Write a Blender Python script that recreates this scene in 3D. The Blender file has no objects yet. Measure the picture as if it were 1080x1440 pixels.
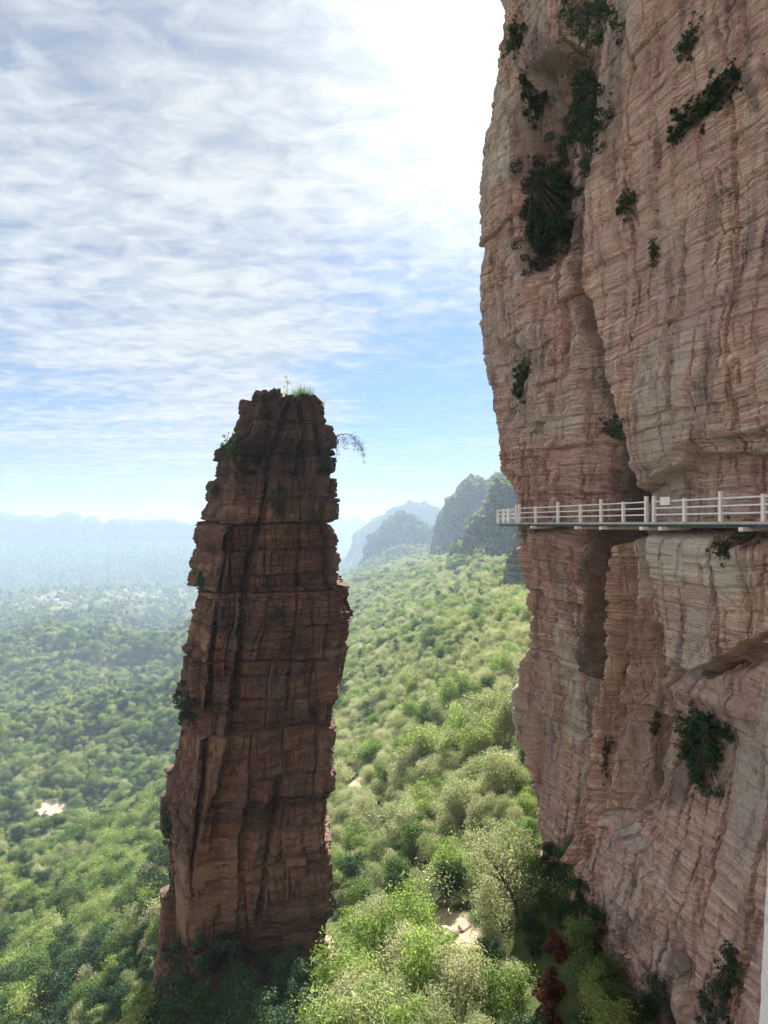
import bpy, math, random
import numpy as np
from mathutils import Vector

rng = np.random.default_rng(11)
random.seed(11)
scene = bpy.context.scene
COL = scene.collection
F, CX, HY = 900.0, 540.0, 737.0        # focal length (px of the 1080 wide photo), centre column, horizon row
SUN_AZ, SUN_EL = math.radians(11.0), math.radians(37.0)

# ------------------------------------------------------------------ noise
def _h(ix, iy, iz, seed):
    n = (ix.astype(np.int64) * 374761393 + iy.astype(np.int64) * 668265263 + iz.astype(np.int64) * 2147483647 + seed * 1274126177) & 0xffffffff
    n = ((n ^ (n >> 13)) * 1274126177) & 0xffffffff
    n = ((n ^ (n >> 16)) * 2246822519) & 0xffffffff
    n = n ^ (n >> 15)
    return (n & 0xffffff) / float(0xffffff)
def _f(x): return np.floor(x)
def hash2(a, b, seed=0):
    a = np.floor(np.asarray(a, float)); b = np.floor(np.asarray(b, float)) + a * 0
    return _h(a, b, a * 0, seed)
def vn(x, y, z=0.0, seed=0):
    x, y, z = np.broadcast_arrays(np.asarray(x, float), np.asarray(y, float), np.asarray(z, float))
    ix, iy, iz = _f(x), _f(y), _f(z)
    fx, fy, fz = x - ix, y - iy, z - iz
    fx = fx * fx * (3 - 2 * fx); fy = fy * fy * (3 - 2 * fy); fz = fz * fz * (3 - 2 * fz)
    r = 0
    flat = not np.any(fz)
    for dz in ((0,) if flat else (0, 1)):
        wz = 1.0 if flat else (fz if dz else 1 - fz)
        for dx in (0, 1):
            wx = fx if dx else 1 - fx
            for dy in (0, 1):
                wy = fy if dy else 1 - fy
                r = r + wx * wy * wz * _h(ix + dx, iy + dy, iz + dz, seed)
    return r * 2 - 1
def fbm(x, y, z=0.0, seed=0, o=4):
    s, a, t = 0, 1.0, 0
    x = np.asarray(x, float); y = np.asarray(y, float); z = np.asarray(z, float)
    for i in range(o):
        s = s + a * vn(x, y, z, seed + i); t += a
        x, y, z = x * 2.03 + 3.1, y * 2.03 + 1.7, z * 2.03
        a *= 0.5
    return s / t
def ridged(x, y, z=0.0, seed=0, o=4):
    s, a, t = 0, 1.0, 0
    x = np.asarray(x, float); y = np.asarray(y, float); z = np.asarray(z, float)
    for i in range(o):
        s = s + a * (1 - 2 * np.abs(vn(x, y, z, seed + i))); t += a
        x, y, z = x * 2.03 + 3.1, y * 2.03 + 1.7, z * 2.03
        a *= 0.5
    return s / t
def sst(a, b, x):
    t = np.clip((x - a) / (b - a), 0, 1)
    return t * t * (3 - 2 * t)

# ------------------------------------------------------------------ object helpers
def add_mesh(name, V, Fc, mats, parent=None, smooth=False, midx=None):
    me = bpy.data.meshes.new(name)
    V = np.ascontiguousarray(V, dtype=np.float32)
    if isinstance(Fc, np.ndarray):
        k = Fc.shape[1]; nf = len(Fc)
        me.vertices.add(len(V)); me.vertices.foreach_set('co', V.ravel())
        me.loops.add(nf * k); me.loops.foreach_set('vertex_index', np.ascontiguousarray(Fc, dtype=np.int32).ravel())
        me.polygons.add(nf)
        me.polygons.foreach_set('loop_start', np.arange(0, nf * k, k, dtype=np.int32))
        me.update(calc_edges=True)
    else:
        me.from_pydata([tuple(map(float, v)) for v in V], [], Fc); me.update()
    if not isinstance(mats, (list, tuple)): mats = [mats]
    for m in mats: me.materials.append(m)
    if midx is not None: me.polygons.foreach_set('material_index', np.asarray(midx, dtype=np.int32))
    me.polygons.foreach_set('use_smooth', [bool(smooth)] * len(me.polygons))
    o = bpy.data.objects.new(name, me); COL.objects.link(o)
    if parent is not None: o.parent = parent
    return o
def empty(name, loc=(0, 0, 0)):
    o = bpy.data.objects.new(name, None); COL.objects.link(o); o.location = loc
    o.empty_display_size = 0.3
    return o
def tag(o, label=None, cat=None, group=None, kind=None):
    if label: o['label'] = label
    if cat: o['category'] = cat
    if group: o['group'] = group
    if kind: o['kind'] = kind
    return o
def grid_faces(nr, nc, wrap=False):
    r = np.arange(nr - 1)[:, None]
    c = np.arange(nc if wrap else nc - 1)[None, :]
    c2 = (c + 1) % nc
    a = r * nc + c; b = r * nc + c2; d = (r + 1) * nc + c; e = (r + 1) * nc + c2
    return np.stack([a, b, e, d], -1).reshape(-1, 4)
class MB:
    def __init__(s): s.v = []; s.f = []
    def box(s, c, size, ax=(1, 0, 0), taper=1.0):
        """box centred at c, size (along, across, up), ax = horizontal direction of 'along'"""
        ax = Vector((ax[0], ax[1], ax[2] if len(ax) > 2 else 0)).normalized()
        up = Vector((0, 0, 1))
        ay = up.cross(ax).normalized(); up = ax.cross(ay)
        b = len(s.v)
        for k in (-1, 1):
            t = taper if k > 0 else 1
            for i, j in ((-1, -1), (1, -1), (1, 1), (-1, 1)):
                p = Vector(c) + ax * (i * size[0] / 2 * t) + ay * (j * size[1] / 2 * t) + up * (k * size[2] / 2)
                s.v.append(tuple(p))
        s.f += [(b, b + 3, b + 2, b + 1), (b + 4, b + 5, b + 6, b + 7)] + [(b + i, b + (i + 1) % 4, b + 4 + (i + 1) % 4, b + 4 + i) for i in range(4)]
    def tube(s, pts, rad, n=6):
        b = len(s.v); P = [Vector(p) for p in pts]
        for i, p in enumerate(P):
            d = (P[min(i + 1, len(P) - 1)] - P[max(i - 1, 0)]).normalized()
            a = d.cross(Vector((0.13, 0.31, 0.94)) if abs(d.z) < 0.9 else Vector((1, 0, 0))).normalized(); c = d.cross(a)
            for k in range(n):
                t = 2 * math.pi * k / n
                s.v.append(tuple(p + (a * math.cos(t) + c * math.sin(t)) * rad[i]))
        for i in range(len(P) - 1):
            for k in range(n):
                s.f.append((b + i * n + k, b + i * n + (k + 1) % n, b + (i + 1) * n + (k + 1) % n, b + (i + 1) * n + k))
        s.f.append(tuple(b + k for k in range(n))[::-1])
        s.f.append(tuple(b + (len(P) - 1) * n + k for k in range(n)))
    def build(s, name, mat, parent=None, smooth=False):
        return add_mesh(name, np.array(s.v), s.f, mat, parent, smooth)

# ------------------------------------------------------------------ materials
class NT:
    def __init__(s, name, tree=None):
        if tree is None:
            s.m = bpy.data.materials.new(name); s.m.use_nodes = True; tree = s.m.node_tree
        s.t = tree; s.t.nodes.clear()
    def n(s, typ, **kw):
        nd = s.t.nodes.new(typ)
        for k, v in kw.items():
            if k.startswith('i_'):
                key = k[2:]
                key = int(key) if key.isdigit() else key.replace('_', ' ')
                s.inp(nd.inputs[key], v)
            else: setattr(nd, k, v)
        return nd
    def inp(s, sock, v):
        if isinstance(v, bpy.types.NodeSocket): s.t.links.new(v, sock)
        elif isinstance(v, bpy.types.Node): s.t.links.new(v.outputs[0], sock)
        else: sock.default_value = v
    def math(s, op, a, b=0.0, c=0.0, clamp=False):
        nd = s.t.nodes.new('ShaderNodeMath'); nd.operation = op; nd.use_clamp = clamp
        s.inp(nd.inputs[0], a); s.inp(nd.inputs[1], b); s.inp(nd.inputs[2], c)
        return nd.outputs[0]
    def ramp(s, fac, stops, interp='LINEAR'):
        nd = s.t.nodes.new('ShaderNodeValToRGB'); nd.color_ramp.interpolation = interp
        e = nd.color_ramp.elements
        while len(e) > 1: e.remove(e[-1])
        for i, (p, c) in enumerate(stops):
            el = e[0] if i == 0 else e.new(p)
            el.position = p
            el.color = (c, c, c, 1) if isinstance(c, (int, float)) else (c[0], c[1], c[2], 1)
        s.inp(nd.inputs[0], fac)
        return nd.outputs[0]
    def mix(s, fac, a, b, mode='MIX'):
        nd = s.t.nodes.new('ShaderNodeMix'); nd.data_type = 'RGBA'; nd.blend_type = mode
        s.inp(nd.inputs[0], fac)
        for k, v in ((6, a), (7, b)):
            if isinstance(v, tuple) and len(v) == 3: v = (*v, 1)
            s.inp(nd.inputs[k], v)
        return nd.outputs[2]
    def noise(s, vec, scale, detail=4, rough=0.55, dist=0.0):
        nd = s.t.nodes.new('ShaderNodeTexNoise')
        s.inp(nd.inputs['Vector'], vec); nd.inputs['Scale'].default_value = scale
        nd.inputs['Detail'].default_value = detail; nd.inputs['Roughness'].default_value = rough
        nd.inputs['Distortion'].default_value = dist
        return nd.outputs[0]
    def mapping(s, vec, scale=(1, 1, 1), rot=(0, 0, 0), loc=(0, 0, 0)):
        nd = s.t.nodes.new('ShaderNodeMapping')
        s.inp(nd.inputs[0], vec); nd.inputs[1].default_value = loc; nd.inputs[2].default_value = rot; nd.inputs[3].default_value = scale
        return nd.outputs[0]
    def out(s, shader, vol=None):
        o = s.t.nodes.new('ShaderNodeOutputMaterial')
        if shader is not None: s.t.links.new(shader if isinstance(shader, bpy.types.NodeSocket) else shader.outputs[0], o.inputs[0])
        if vol is not None: s.t.links.new(vol.outputs[0], o.inputs[1])
        return s.m

def rock_mat(name, pillar=False):
    N = NT(name)
    P = N.n('ShaderNodeNewGeometry').outputs['Position']
    xyz = N.n('ShaderNodeSeparateXYZ', i_0=P)
    # gently folded bedding coordinate
    wob = N.noise(P, 0.09, 3)
    wob2 = N.noise(P, 0.5, 2)
    zz = N.math('ADD', N.math('MULTIPLY_ADD', wob, 3.0, xyz.outputs[2]), N.math('MULTIPLY', wob2, 0.35))
    if not pillar: zz = N.math('ADD', zz, N.math('MULTIPLY', xyz.outputs[1], -0.05))
    comb = N.n('ShaderNodeCombineXYZ')
    N.inp(comb.inputs[0], xyz.outputs[0]); N.inp(comb.inputs[1], xyz.outputs[1]); N.inp(comb.inputs[2], zz)
    B = comb.outputs[0]
    s1 = N.noise(N.mapping(B, (0.05, 0.05, 0.55)), 1.0, 5, 0.62)
    s2 = N.noise(N.mapping(B, (0.16, 0.16, 3.2), loc=(3, 1, 7)), 1.0, 5, 0.6)
    s3 = N.noise(N.mapping(B, (0.5, 0.5, 12.0), loc=(7, 2, 1)), 1.0, 3, 0.6)
    if pillar:
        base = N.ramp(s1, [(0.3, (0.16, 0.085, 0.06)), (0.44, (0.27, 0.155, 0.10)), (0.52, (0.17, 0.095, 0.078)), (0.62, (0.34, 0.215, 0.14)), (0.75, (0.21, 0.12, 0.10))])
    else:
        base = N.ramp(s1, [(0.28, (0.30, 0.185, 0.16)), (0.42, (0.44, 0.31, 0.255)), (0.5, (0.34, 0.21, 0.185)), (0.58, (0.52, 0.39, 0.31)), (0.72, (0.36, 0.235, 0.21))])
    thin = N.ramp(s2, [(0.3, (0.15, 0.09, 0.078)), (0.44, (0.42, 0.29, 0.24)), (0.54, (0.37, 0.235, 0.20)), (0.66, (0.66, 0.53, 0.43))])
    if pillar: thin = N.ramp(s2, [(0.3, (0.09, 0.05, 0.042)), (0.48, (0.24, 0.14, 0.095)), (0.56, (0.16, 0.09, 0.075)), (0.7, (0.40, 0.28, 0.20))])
    c = N.mix(0.55, base, thin)
    line = N.ramp(s3, [(0.50, 0.0), (0.66, 1.0)])
    big = N.noise(P, 0.12, 4)
    linem = N.math('MULTIPLY', line, N.ramp(big, [(0.4, 0.2), (0.62, 0.75)]))
    c = N.mix(linem, c, (0.68, 0.58, 0.48) if not pillar else (0.36, 0.24, 0.16))
    lined = N.ramp(s3, [(0.28, 1.0), (0.42, 0.0)])
    c = N.mix(N.math('MULTIPLY', lined, 0.7), c, (0.15, 0.08, 0.065) if not pillar else (0.09, 0.045, 0.035))
    # grey weathered patches, lichen, water streaks
    g = N.noise(N.mapping(P, (1, 1, 0.55)), 0.16, 6, 0.62)
    grey = N.ramp(g, [(0.48, 0.0), (0.60, 0.85)])
    c = N.mix(grey, c, (0.40, 0.35, 0.31) if not pillar else (0.17, 0.125, 0.105))
    pk = N.ramp(N.noise(P, 0.3, 5, 0.6), [(0.5, 0.0), (0.68, 0.6)])
    c = N.mix(pk, c, (0.34, 0.21, 0.215) if not pillar else (0.26, 0.11, 0.09))
    st = N.noise(N.mapping(P, (1.1, 1.1, 0.22)), 1.0, 5, 0.6)
    stm = N.ramp(st, [(0.53, 0.0), (0.64, 0.62 if not pillar else 0.25)])
    c = N.mix(stm, c, (0.13, 0.10, 0.095) if not pillar else (0.055, 0.04, 0.035))
    st2 = N.ramp(N.noise(N.mapping(P, (2.3, 2.3, 0.14), loc=(5, 5, 5)), 1.0, 4, 0.6), [(0.60, 0.0), (0.74, 0.5)])
    c = N.mix(st2, c, (0.55, 0.50, 0.45) if not pillar else (0.30, 0.24, 0.18))
    if pillar:
        bd = N.noise(N.mapping(B, (0.06, 0.06, 0.42), loc=(1, 9, 3)), 1.0, 4, 0.7)
        c = N.mix(N.ramp(bd, [(0.52, 0.0), (0.60, 0.65)]), c, (0.40, 0.27, 0.18))
        c = N.mix(N.ramp(bd, [(0.36, 0.7), (0.45, 0.0)]), c, (0.075, 0.045, 0.04))
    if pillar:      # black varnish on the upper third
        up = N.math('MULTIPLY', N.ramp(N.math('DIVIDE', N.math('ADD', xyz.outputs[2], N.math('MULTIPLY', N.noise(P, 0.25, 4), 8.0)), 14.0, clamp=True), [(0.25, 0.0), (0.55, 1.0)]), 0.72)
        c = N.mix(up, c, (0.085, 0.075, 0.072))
        lo = N.ramp(N.noise(N.mapping(P, (1, 1, 0.4)), 0.33, 5, 0.6), [(0.53, 0.0), (0.63, 0.7)])
        c = N.mix(lo, c, (0.075, 0.05, 0.042))
    gr = N.noise(P, 9.0, 4, 0.7)
    c = N.mix(0.5, c, N.ramp(gr, [(0.25, 0.35), (0.5, 1.0), (0.75, 1.4)]), 'MULTIPLY')
    if not pillar:
        c = N.mix(N.n('ShaderNodeAttribute', attribute_name='pale').outputs['Fac'], c, N.ramp(s2, [(0.35, (0.34, 0.32, 0.27)), (0.65, (0.56, 0.53, 0.46))]))
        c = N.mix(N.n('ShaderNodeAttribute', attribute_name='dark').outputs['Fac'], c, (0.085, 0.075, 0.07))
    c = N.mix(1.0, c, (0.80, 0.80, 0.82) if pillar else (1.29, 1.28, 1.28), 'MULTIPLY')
    moss = N.math('MULTIPLY', N.ramp(N.noise(P, 0.45, 6, 0.7), [(0.60, 0.0), (0.70, 0.8)]), 0.8)
    c = N.mix(moss, c, (0.07, 0.085, 0.045))
    hgt = N.math('ADD', N.math('ADD', N.math('MULTIPLY', s2, 0.5), N.math('MULTIPLY', s3, 0.22)), N.math('ADD', N.math('MULTIPLY', N.noise(P, 2.6, 8, 0.68), 0.4), N.math('MULTIPLY', gr, 0.10)))
    vo = N.n('ShaderNodeTexVoronoi', feature='DISTANCE_TO_EDGE')
    N.inp(vo.inputs['Vector'], N.mapping(N.mix(0.06, P, N.n('ShaderNodeTexNoise').outputs[1], 'ADD') if False else B, (0.8, 0.8, 0.45)))
    vo.inputs['Scale'].default_value = 1.0
    crk = N.ramp(vo.outputs[0], [(0.0, 0.0), (0.035, 1.0)])
    hgt = N.math('ADD', hgt, N.math('MULTIPLY', crk, 0.14))
    bmp = N.n('ShaderNodeBump', i_Strength=1.0, i_Distance=0.42, i_Height=hgt)
    b = N.n('ShaderNodeBsdfPrincipled', i_Base_Color=c, i_Roughness=0.92, i_Normal=bmp.outputs[0])
    b.inputs['Specular IOR Level'].default_value = 0.15
    return N.out(b)

def leaf_mat(name, stops, trans=0.35, var=0.12):
    N = NT(name)
    r = N.n('ShaderNodeObjectInfo').outputs['Random']
    P = N.n('ShaderNodeNewGeometry')
    nz = N.noise(P.outputs['Position'], 0.9, 3)
    isl = P.outputs['Random Per Island']
    f = N.math('ADD', N.math('MULTIPLY', r, 0.70), N.math('ADD', N.math('MULTIPLY', N.math('SUBTRACT', nz, 0.5), 0.7), N.math('MULTIPLY', isl, 0.30)), clamp=True)
    c = N.ramp(f, stops)
    v = N.math('MULTIPLY_ADD', isl, 0.6, 0.7)
    c = N.mix(1.0, c, v, 'MULTIPLY')
    d = N.n('ShaderNodeBsdfDiffuse', i_Color=c)
    g = N.n('ShaderNodeBsdfGlossy', i_Roughness=0.5); g.inputs['Color'].default_value = (0.8, 0.85, 0.8, 1)
    t = N.n('ShaderNodeBsdfTranslucent', i_Color=N.mix(1.0, c, (1.15, 1.2, 0.78), 'MULTIPLY'))
    m = N.n('ShaderNodeMixShader', i_0=trans, i_1=d.outputs[0], i_2=t.outputs[0])
    m2 = N.n('ShaderNodeMixShader', i_0=0.02, i_1=m.outputs[0], i_2=g.outputs[0])
    return N.out(m2)

def plain_mat(name, col, rough=0.8, nscale=3.0, amt=0.35, dark=(0.3, 0.3, 0.3), bump=0.2, metal=0.0):
    N = NT(name)
    P = N.n('ShaderNodeNewGeometry').outputs['Position']
    a = N.noise(P, nscale, 6, 0.65)
    c = N.mix(N.ramp(a, [(0.45, 0.0), (0.75, amt)]), col, dark)
    b2 = N.noise(P, nscale * 7, 4, 0.6)
    c = N.mix(0.3, c, N.ramp(b2, [(0.2, 0.6), (0.6, 1.05)]), 'MULTIPLY')
    bm = N.n('ShaderNodeBump', i_Strength=bump, i_Distance=0.02, i_Height=b2)
    b = N.n('ShaderNodeBsdfPrincipled', i_Base_Color=c, i_Roughness=rough, i_Normal=bm.outputs[0], i_Metallic=metal)
    return N.out(b)

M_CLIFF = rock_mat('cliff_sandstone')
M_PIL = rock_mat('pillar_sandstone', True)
M_BARK = plain_mat('bark', (0.09, 0.07, 0.055), nscale=8, dark=(0.035, 0.028, 0.024))
M_TWIG = plain_mat('grey_twigs', (0.26, 0.235, 0.20), nscale=8, dark=(0.12, 0.1, 0.08))
M_WHITE = plain_mat('white_rail_paint', (0.86, 0.86, 0.87), nscale=2.5, amt=0.22, dark=(0.42, 0.41, 0.40), bump=0.1)
M_DECK = plain_mat('deck_concrete', (0.50, 0.52, 0.49), nscale=1.5, amt=0.5, dark=(0.22, 0.24, 0.21), bump=0.3)
M_STEEL = plain_mat('dark_steel', (0.06, 0.065, 0.07), rough=0.6, nscale=3)
M_BOULD = plain_mat('boulder_stone', (0.34, 0.26, 0.20), nscale=1.4, amt=0.7, dark=(0.14, 0.12, 0.09), bump=0.6)
L_GREEN = leaf_mat('leaf_green', [(0.0, (0.04, 0.09, 0.03)), (0.4, (0.13, 0.21, 0.065)), (0.7, (0.27, 0.35, 0.12)), (1.0, (0.38, 0.41, 0.18))], 0.48)
L_PALE = leaf_mat('leaf_pale', [(0.0, (0.17, 0.21, 0.08)), (0.5, (0.31, 0.34, 0.20)), (0.8, (0.45, 0.455, 0.32)), (1.0, (0.47, 0.43, 0.31))], 0.5)
L_DARK = leaf_mat('leaf_dark', [(0.0, (0.018, 0.05, 0.028)), (0.6, (0.04, 0.09, 0.04)), (1.0, (0.075, 0.13, 0.05))], 0.2)
L_LIME = leaf_mat('leaf_lime', [(0.0, (0.17, 0.26, 0.06)), (0.6, (0.25, 0.36, 0.10)), (1.0, (0.32, 0.42, 0.14))], 0.5)
L_RED = leaf_mat('leaf_red', [(0.0, (0.05, 0.02, 0.016)), (0.5, (0.11, 0.035, 0.026)), (1.0, (0.16, 0.06, 0.035))], 0.3)
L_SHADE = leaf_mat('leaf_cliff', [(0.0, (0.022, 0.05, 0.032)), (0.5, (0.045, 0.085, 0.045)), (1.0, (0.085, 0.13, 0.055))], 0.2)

# ------------------------------------------------------------------ terrain
CT = [ # px, py, depth
 (0,1440,85),(100,1440,72),(190,1440,52),(250,1440,42),(0,1300,130),(120,1300,110),(215,1300,80),
 (0,1200,200),(120,1200,180),(220,1200,150),(0,1120,290),(110,1130,270),(225,1110,260),
 (0,1000,480),(120,1000,460),(240,1000,430),(0,920,850),(120,920,820),(250,920,780),(0,870,1400),(130,868,1500),(260,862,1500),
 (0,852,1900),(150,842,1950),(280,831,2100),(0,835,3200),(150,830,3200),(280,825,3200),(0,790,6500),(280,790,6500),
 (350,1440,38),(350,1385,43),(350,1290,60),(350,1150,110),(350,1000,260),(350,900,650),(370,850,1500),(370,830,3000),(370,790,6500),
 (470,1440,36),(465,1345,46),(470,1200,75),(480,1100,115),(490,1000,190),(490,900,380),(490,850,650),(500,815,1200),(505,805,1700),(480,815,3000),(500,790,6500),
 (560,1440,33),(560,1330,43),(560,1200,64),(560,1100,88),(560,1000,150),(560,900,290),(560,850,500),(560,800,1000),(560,800,1700),(560,790,6500),
 (620,1440,31),(620,1330,39),(620,1200,56),(620,1100,78),(620,1000,120),(620,900,215),(620,850,370),(620,795,780),(620,785,1100),(620,800,2000),(620,790,6500),
 (700,1440,30),(700,1330,36),(720,1250,43),(720,1100,66),(720,1000,92),(718,900,155),(715,850,235),(710,825,320),(690,785,560),(690,785,900),(700,800,2000),(700,790,6500),
 (800,1440,27.5),(800,1330,32),(805,1262,37),(870,1375,31),(930,1450,28),(1080,1600,22),(850,1100,60),(850,900,140),(850,820,400),(850,790,1500),(850,790,6500)]
CT = np.array(CT, float)
def _pz(px, py, Y):
    r = (px - CX) / F
    az = np.arctan(r); rho = Y / np.cos(az)
    z = (HY - py) / F * Y
    return az, rho, z
_az, _rho, _z = _pz(CT[:, 0], CT[:, 1], CT[:, 2])
_Q = np.stack([_az * 3.0, np.log(_rho)], 1)
def _tps(r2): return 0.5 * r2 * np.log(r2 + 1e-9)
_n = len(_Q)
_K = _tps(((_Q[:, None] - _Q[None]) ** 2).sum(-1)) + np.eye(_n) * 1e-3
_Pm = np.hstack([np.ones((_n, 1)), _Q])
_A = np.block([[_K, _Pm], [_Pm.T, np.zeros((3, 3))]])
_w = np.linalg.solve(_A, np.concatenate([_z / _rho, np.zeros(3)]))
def ground(x, y):
    x = np.asarray(x, float); y = np.asarray(y, float)
    shp = x.shape; x = x.ravel(); y = y.ravel()
    rho = np.hypot(x, y); az = np.clip(np.arctan2(x, y), -0.62, 0.38)
    lr = np.clip(np.log(np.maximum(rho, 1)), math.log(27), math.log(6500))
    out = np.empty_like(x)
    for i in range(0, len(x), 60000):
        sl = slice(i, i + 60000)
        q0, q1 = az[sl] * 3.0, lr[sl]
        r2 = (q0[:, None] - _Q[None, :, 0]) ** 2 + (q1[:, None] - _Q[None, :, 1]) ** 2
        out[sl] = _tps(r2) @ _w[:_n] + _w[_n] + _w[_n + 1] * q0 + _w[_n + 2] * q1
    z = out * np.exp(lr)
    rc = np.exp(lr)
    # spurs and gullies running down to the valley on the left
    amp = np.clip((rc - 70) / 300, 0, 1) * np.minimum(rc, 1300) * 0.046
    xr = x * 0.55 + y * 0.83; yr = -x * 0.83 + y * 0.55
    lnr = np.log(rc)
    amp = amp * (1 - 0.78 * sst(-0.2, -0.04, az))
    z = z + 1.25 * amp * (-0.55 + ridged(lnr * 3.6 - x / rc * 1.3 + 0.4 * fbm(x / 150, y / 150, 0, 6, 2), x / rc * 2.2 + 3.3, 0, 5, 3)) + 0.35 * amp * ridged(xr / 70, yr / 110, 0, 9, 3)
    z = z + 0.6 * fbm(x / 7, y / 7, 0, 21, 4) + 0.15 * fbm(x / 1.3, y / 1.3, 0, 3, 3)
    return z.reshape(shp)
def ground_hit(px, py):
    r = (px - CX) / F; s = (HY - py) / F
    Y = np.exp(np.linspace(math.log(20), math.log(3000), 3000))
    d = s * Y - ground(r * Y, Y)
    k = int(np.argmax(d < 0))
    return r * Y[k], Y[k], float(ground(np.array([r * Y[k]]), np.array([Y[k]]))[0])

# path strips and bare soil (real bare ground), as vertex attribute 'bare'
BARE = [([(70,1136),(92,1148),(112,1166)], 7.5), ([(205,1415),(185,1440),(180,1470)], 3.4), ([(225,1400),(205,1420)], 1.2),
        ([(478,1135),(510,1092),(545,1062),(585,1032)], 2.0), ([(612,1300),(640,1320),(620,1345)], 1.6), ([(180,1212),(225,1208)], 2.0)]
bare_world = []
for pts, w in BARE:
    bare_world.append((np.array([ground_hit(*p)[:2] for p in pts]), w))
def seg_d(x, y, P):
    d = np.full(x.shape, 1e9)
    for a, b in zip(P[:-1], P[1:]):
        ab = b - a; L = (ab ** 2).sum() + 1e-9
        t = np.clip(((x - a[0]) * ab[0] + (y - a[1]) * ab[1]) / L, 0, 1)
        d = np.minimum(d, np.hypot(x - a[0] - t * ab[0], y - a[1] - t * ab[1]))
    return d
def bareness(x, y):
    b = np.zeros(x.shape)
    for P, w in bare_world:
        d = seg_d(x, y, P) + w * 0.5 * fbm(x / (w * 1.5), y / (w * 1.5), 0, 31, 3)
        b = np.maximum(b, 1 - sst(w * 0.7, w * 1.15, d))
    # village fields and dry river bed on the valley floor
    rho = np.hypot(x, y); px = CX + F * x / np.maximum(y, 1)
    zz = np.maximum(y, 1)
    cen = 1500 + np.clip(px, -200, 330) * 1.9
    v = np.exp(-((y - cen) / 300) ** 2) * (y > 900) * (px < 330)
    b = np.maximum(b, v * sst(-0.1, 0.12, fbm(x / 110, y / 230, 0, 77, 4) + 0.14) * (0.15 + 0.30 * (fbm(x / 25, y / 40, 0, 79, 2) > 0)))
    return b
az_l = np.concatenate([np.radians(np.arange(-180, -46, 6.0)), np.radians(np.arange(-46, 24, 0.13)), np.radians(np.arange(24, 180.1, 6.0))])
rr = np.concatenate([np.linspace(2, 26, 10), np.exp(np.linspace(math.log(27), math.log(6800), 620))])
RR, AA = np.meshgrid(rr, az_l, indexing='ij')
TX, TY = RR * np.sin(AA), RR * np.cos(AA)
TZ = ground(TX, TY)
def ground_mat():
    N = NT('forest_floor')
    P = N.n('ShaderNodeNewGeometry').outputs['Position']
    a = N.n('ShaderNodeAttribute', attribute_name='bare').outputs['Fac']
    c = N.ramp(N.noise(P, 0.55, 6, 0.65), [(0.3, (0.05, 0.075, 0.03)), (0.5, (0.11, 0.12, 0.055)), (0.62, (0.20, 0.17, 0.09)), (0.75, (0.13, 0.13, 0.05))])
    c2 = N.ramp(N.noise(P, 0.02, 8, 0.65), [(0.35, (0.045, 0.085, 0.035)), (0.55, (0.09, 0.14, 0.05)), (0.7, (0.14, 0.17, 0.07))])
    c = N.mix(0.5, c, c2)
    so = N.ramp(N.noise(P, 2.2, 6, 0.7), [(0.3, (0.34, 0.25, 0.16)), (0.5, (0.58, 0.47, 0.34)), (0.75, (0.70, 0.60, 0.45))])
    c = N.mix(a, c, so)
    bm = N.n('ShaderNodeBump', i_Strength=0.8, i_Distance=0.3, i_Height=N.noise(P, 1.8, 8, 0.7))
    return N.out(N.n('ShaderNodeBsdfDiffuse', i_Color=c, i_Normal=bm.outputs[0]))
M_GROUND = ground_mat()
tv = np.stack([TX, TY, TZ], -1).reshape(-1, 3)
terrain = add_mesh('ground', tv, grid_faces(len(rr), len(az_l))[:, ::-1], M_GROUND, smooth=True)
tag(terrain, kind='structure')
at = terrain.data.attributes.new('bare', 'FLOAT', 'POINT'); at.data.foreach_set('value', bareness(TX, TY).astype(np.float32).ravel())

# ------------------------------------------------------------------ rock relief shared by cliff and pillar
def block(a, z, sa, sz, seed, crack=0.06, depth=0.3, vj=1.0, hj=0.6):
    """jointed blocks: every row of beds has its own joints; returns offset (0..1) minus cracks"""
    zi = np.floor(z / sz)
    off = hash2(zi, 3, seed) * 7.3
    w = sa * (0.7 + 0.7 * hash2(zi, 9, seed))
    ai = np.floor(a / w + off)
    h = hash2(ai, zi, seed + 1)
    fa = (a / w + off - ai) * w; fa = np.minimum(fa, w - fa)
    fz = (z / sz - zi) * sz; fz = np.minimum(fz, sz - fz)
    g = np.maximum(vj * (1 - sst(0, crack, fa)), hj * (1 - sst(0, crack * 0.7, fz)))
    return h - depth * g
def joints(a, z, sp, seed, width=0.08, length=9.0):
    """long vertical joints that start and end"""
    aw = a + 0.5 * fbm(a * 0.2, z * 0.22, 0, seed, 3) + 0.12 * fbm(a, z * 0.9, 0, seed + 3, 2)
    ai = np.floor(aw / sp)
    pos = (ai + 0.5 + 0.7 * (hash2(ai, 1, seed) - 0.5)) * sp
    d = np.abs(aw - pos)
    on = sst(-0.05, 0.2, vn(ai * 5.17 + 0.5, z / length, 0, seed + 5))
    return on * (1 - sst(0, width, d))
def strata(a, z, seed):
    tilt = 0.06 * fbm(a / 14, z / 12, 0, seed + 40, 2)
    zz = z + tilt * a + 0.45 * fbm(a / 7, z / 7, 0, seed, 3) + 0.05 * fbm(a / 0.8, z / 0.8, 0, seed + 1, 2)
    s = 0
    for t, amp, k in ((1.7, 0.30, 1), (0.62, 0.17, 2), (0.27, 0.10, 3), (0.13, 0.05, 4)):
        i = zz / t; fi = np.floor(i); fr = i - fi
        lat = vn(a / (4.5 * t + 2.0), fi * 3.7 + 0.5, 0, seed + 10 + k) * 0.5 + 0.5
        h0 = 0.5 * hash2(fi, 5, seed + k) + 0.5 * lat
        s = s + amp * (h0 - 0.35 * (1 - sst(0, 0.22, np.minimum(fr, 1 - fr))))
    return s
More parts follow.
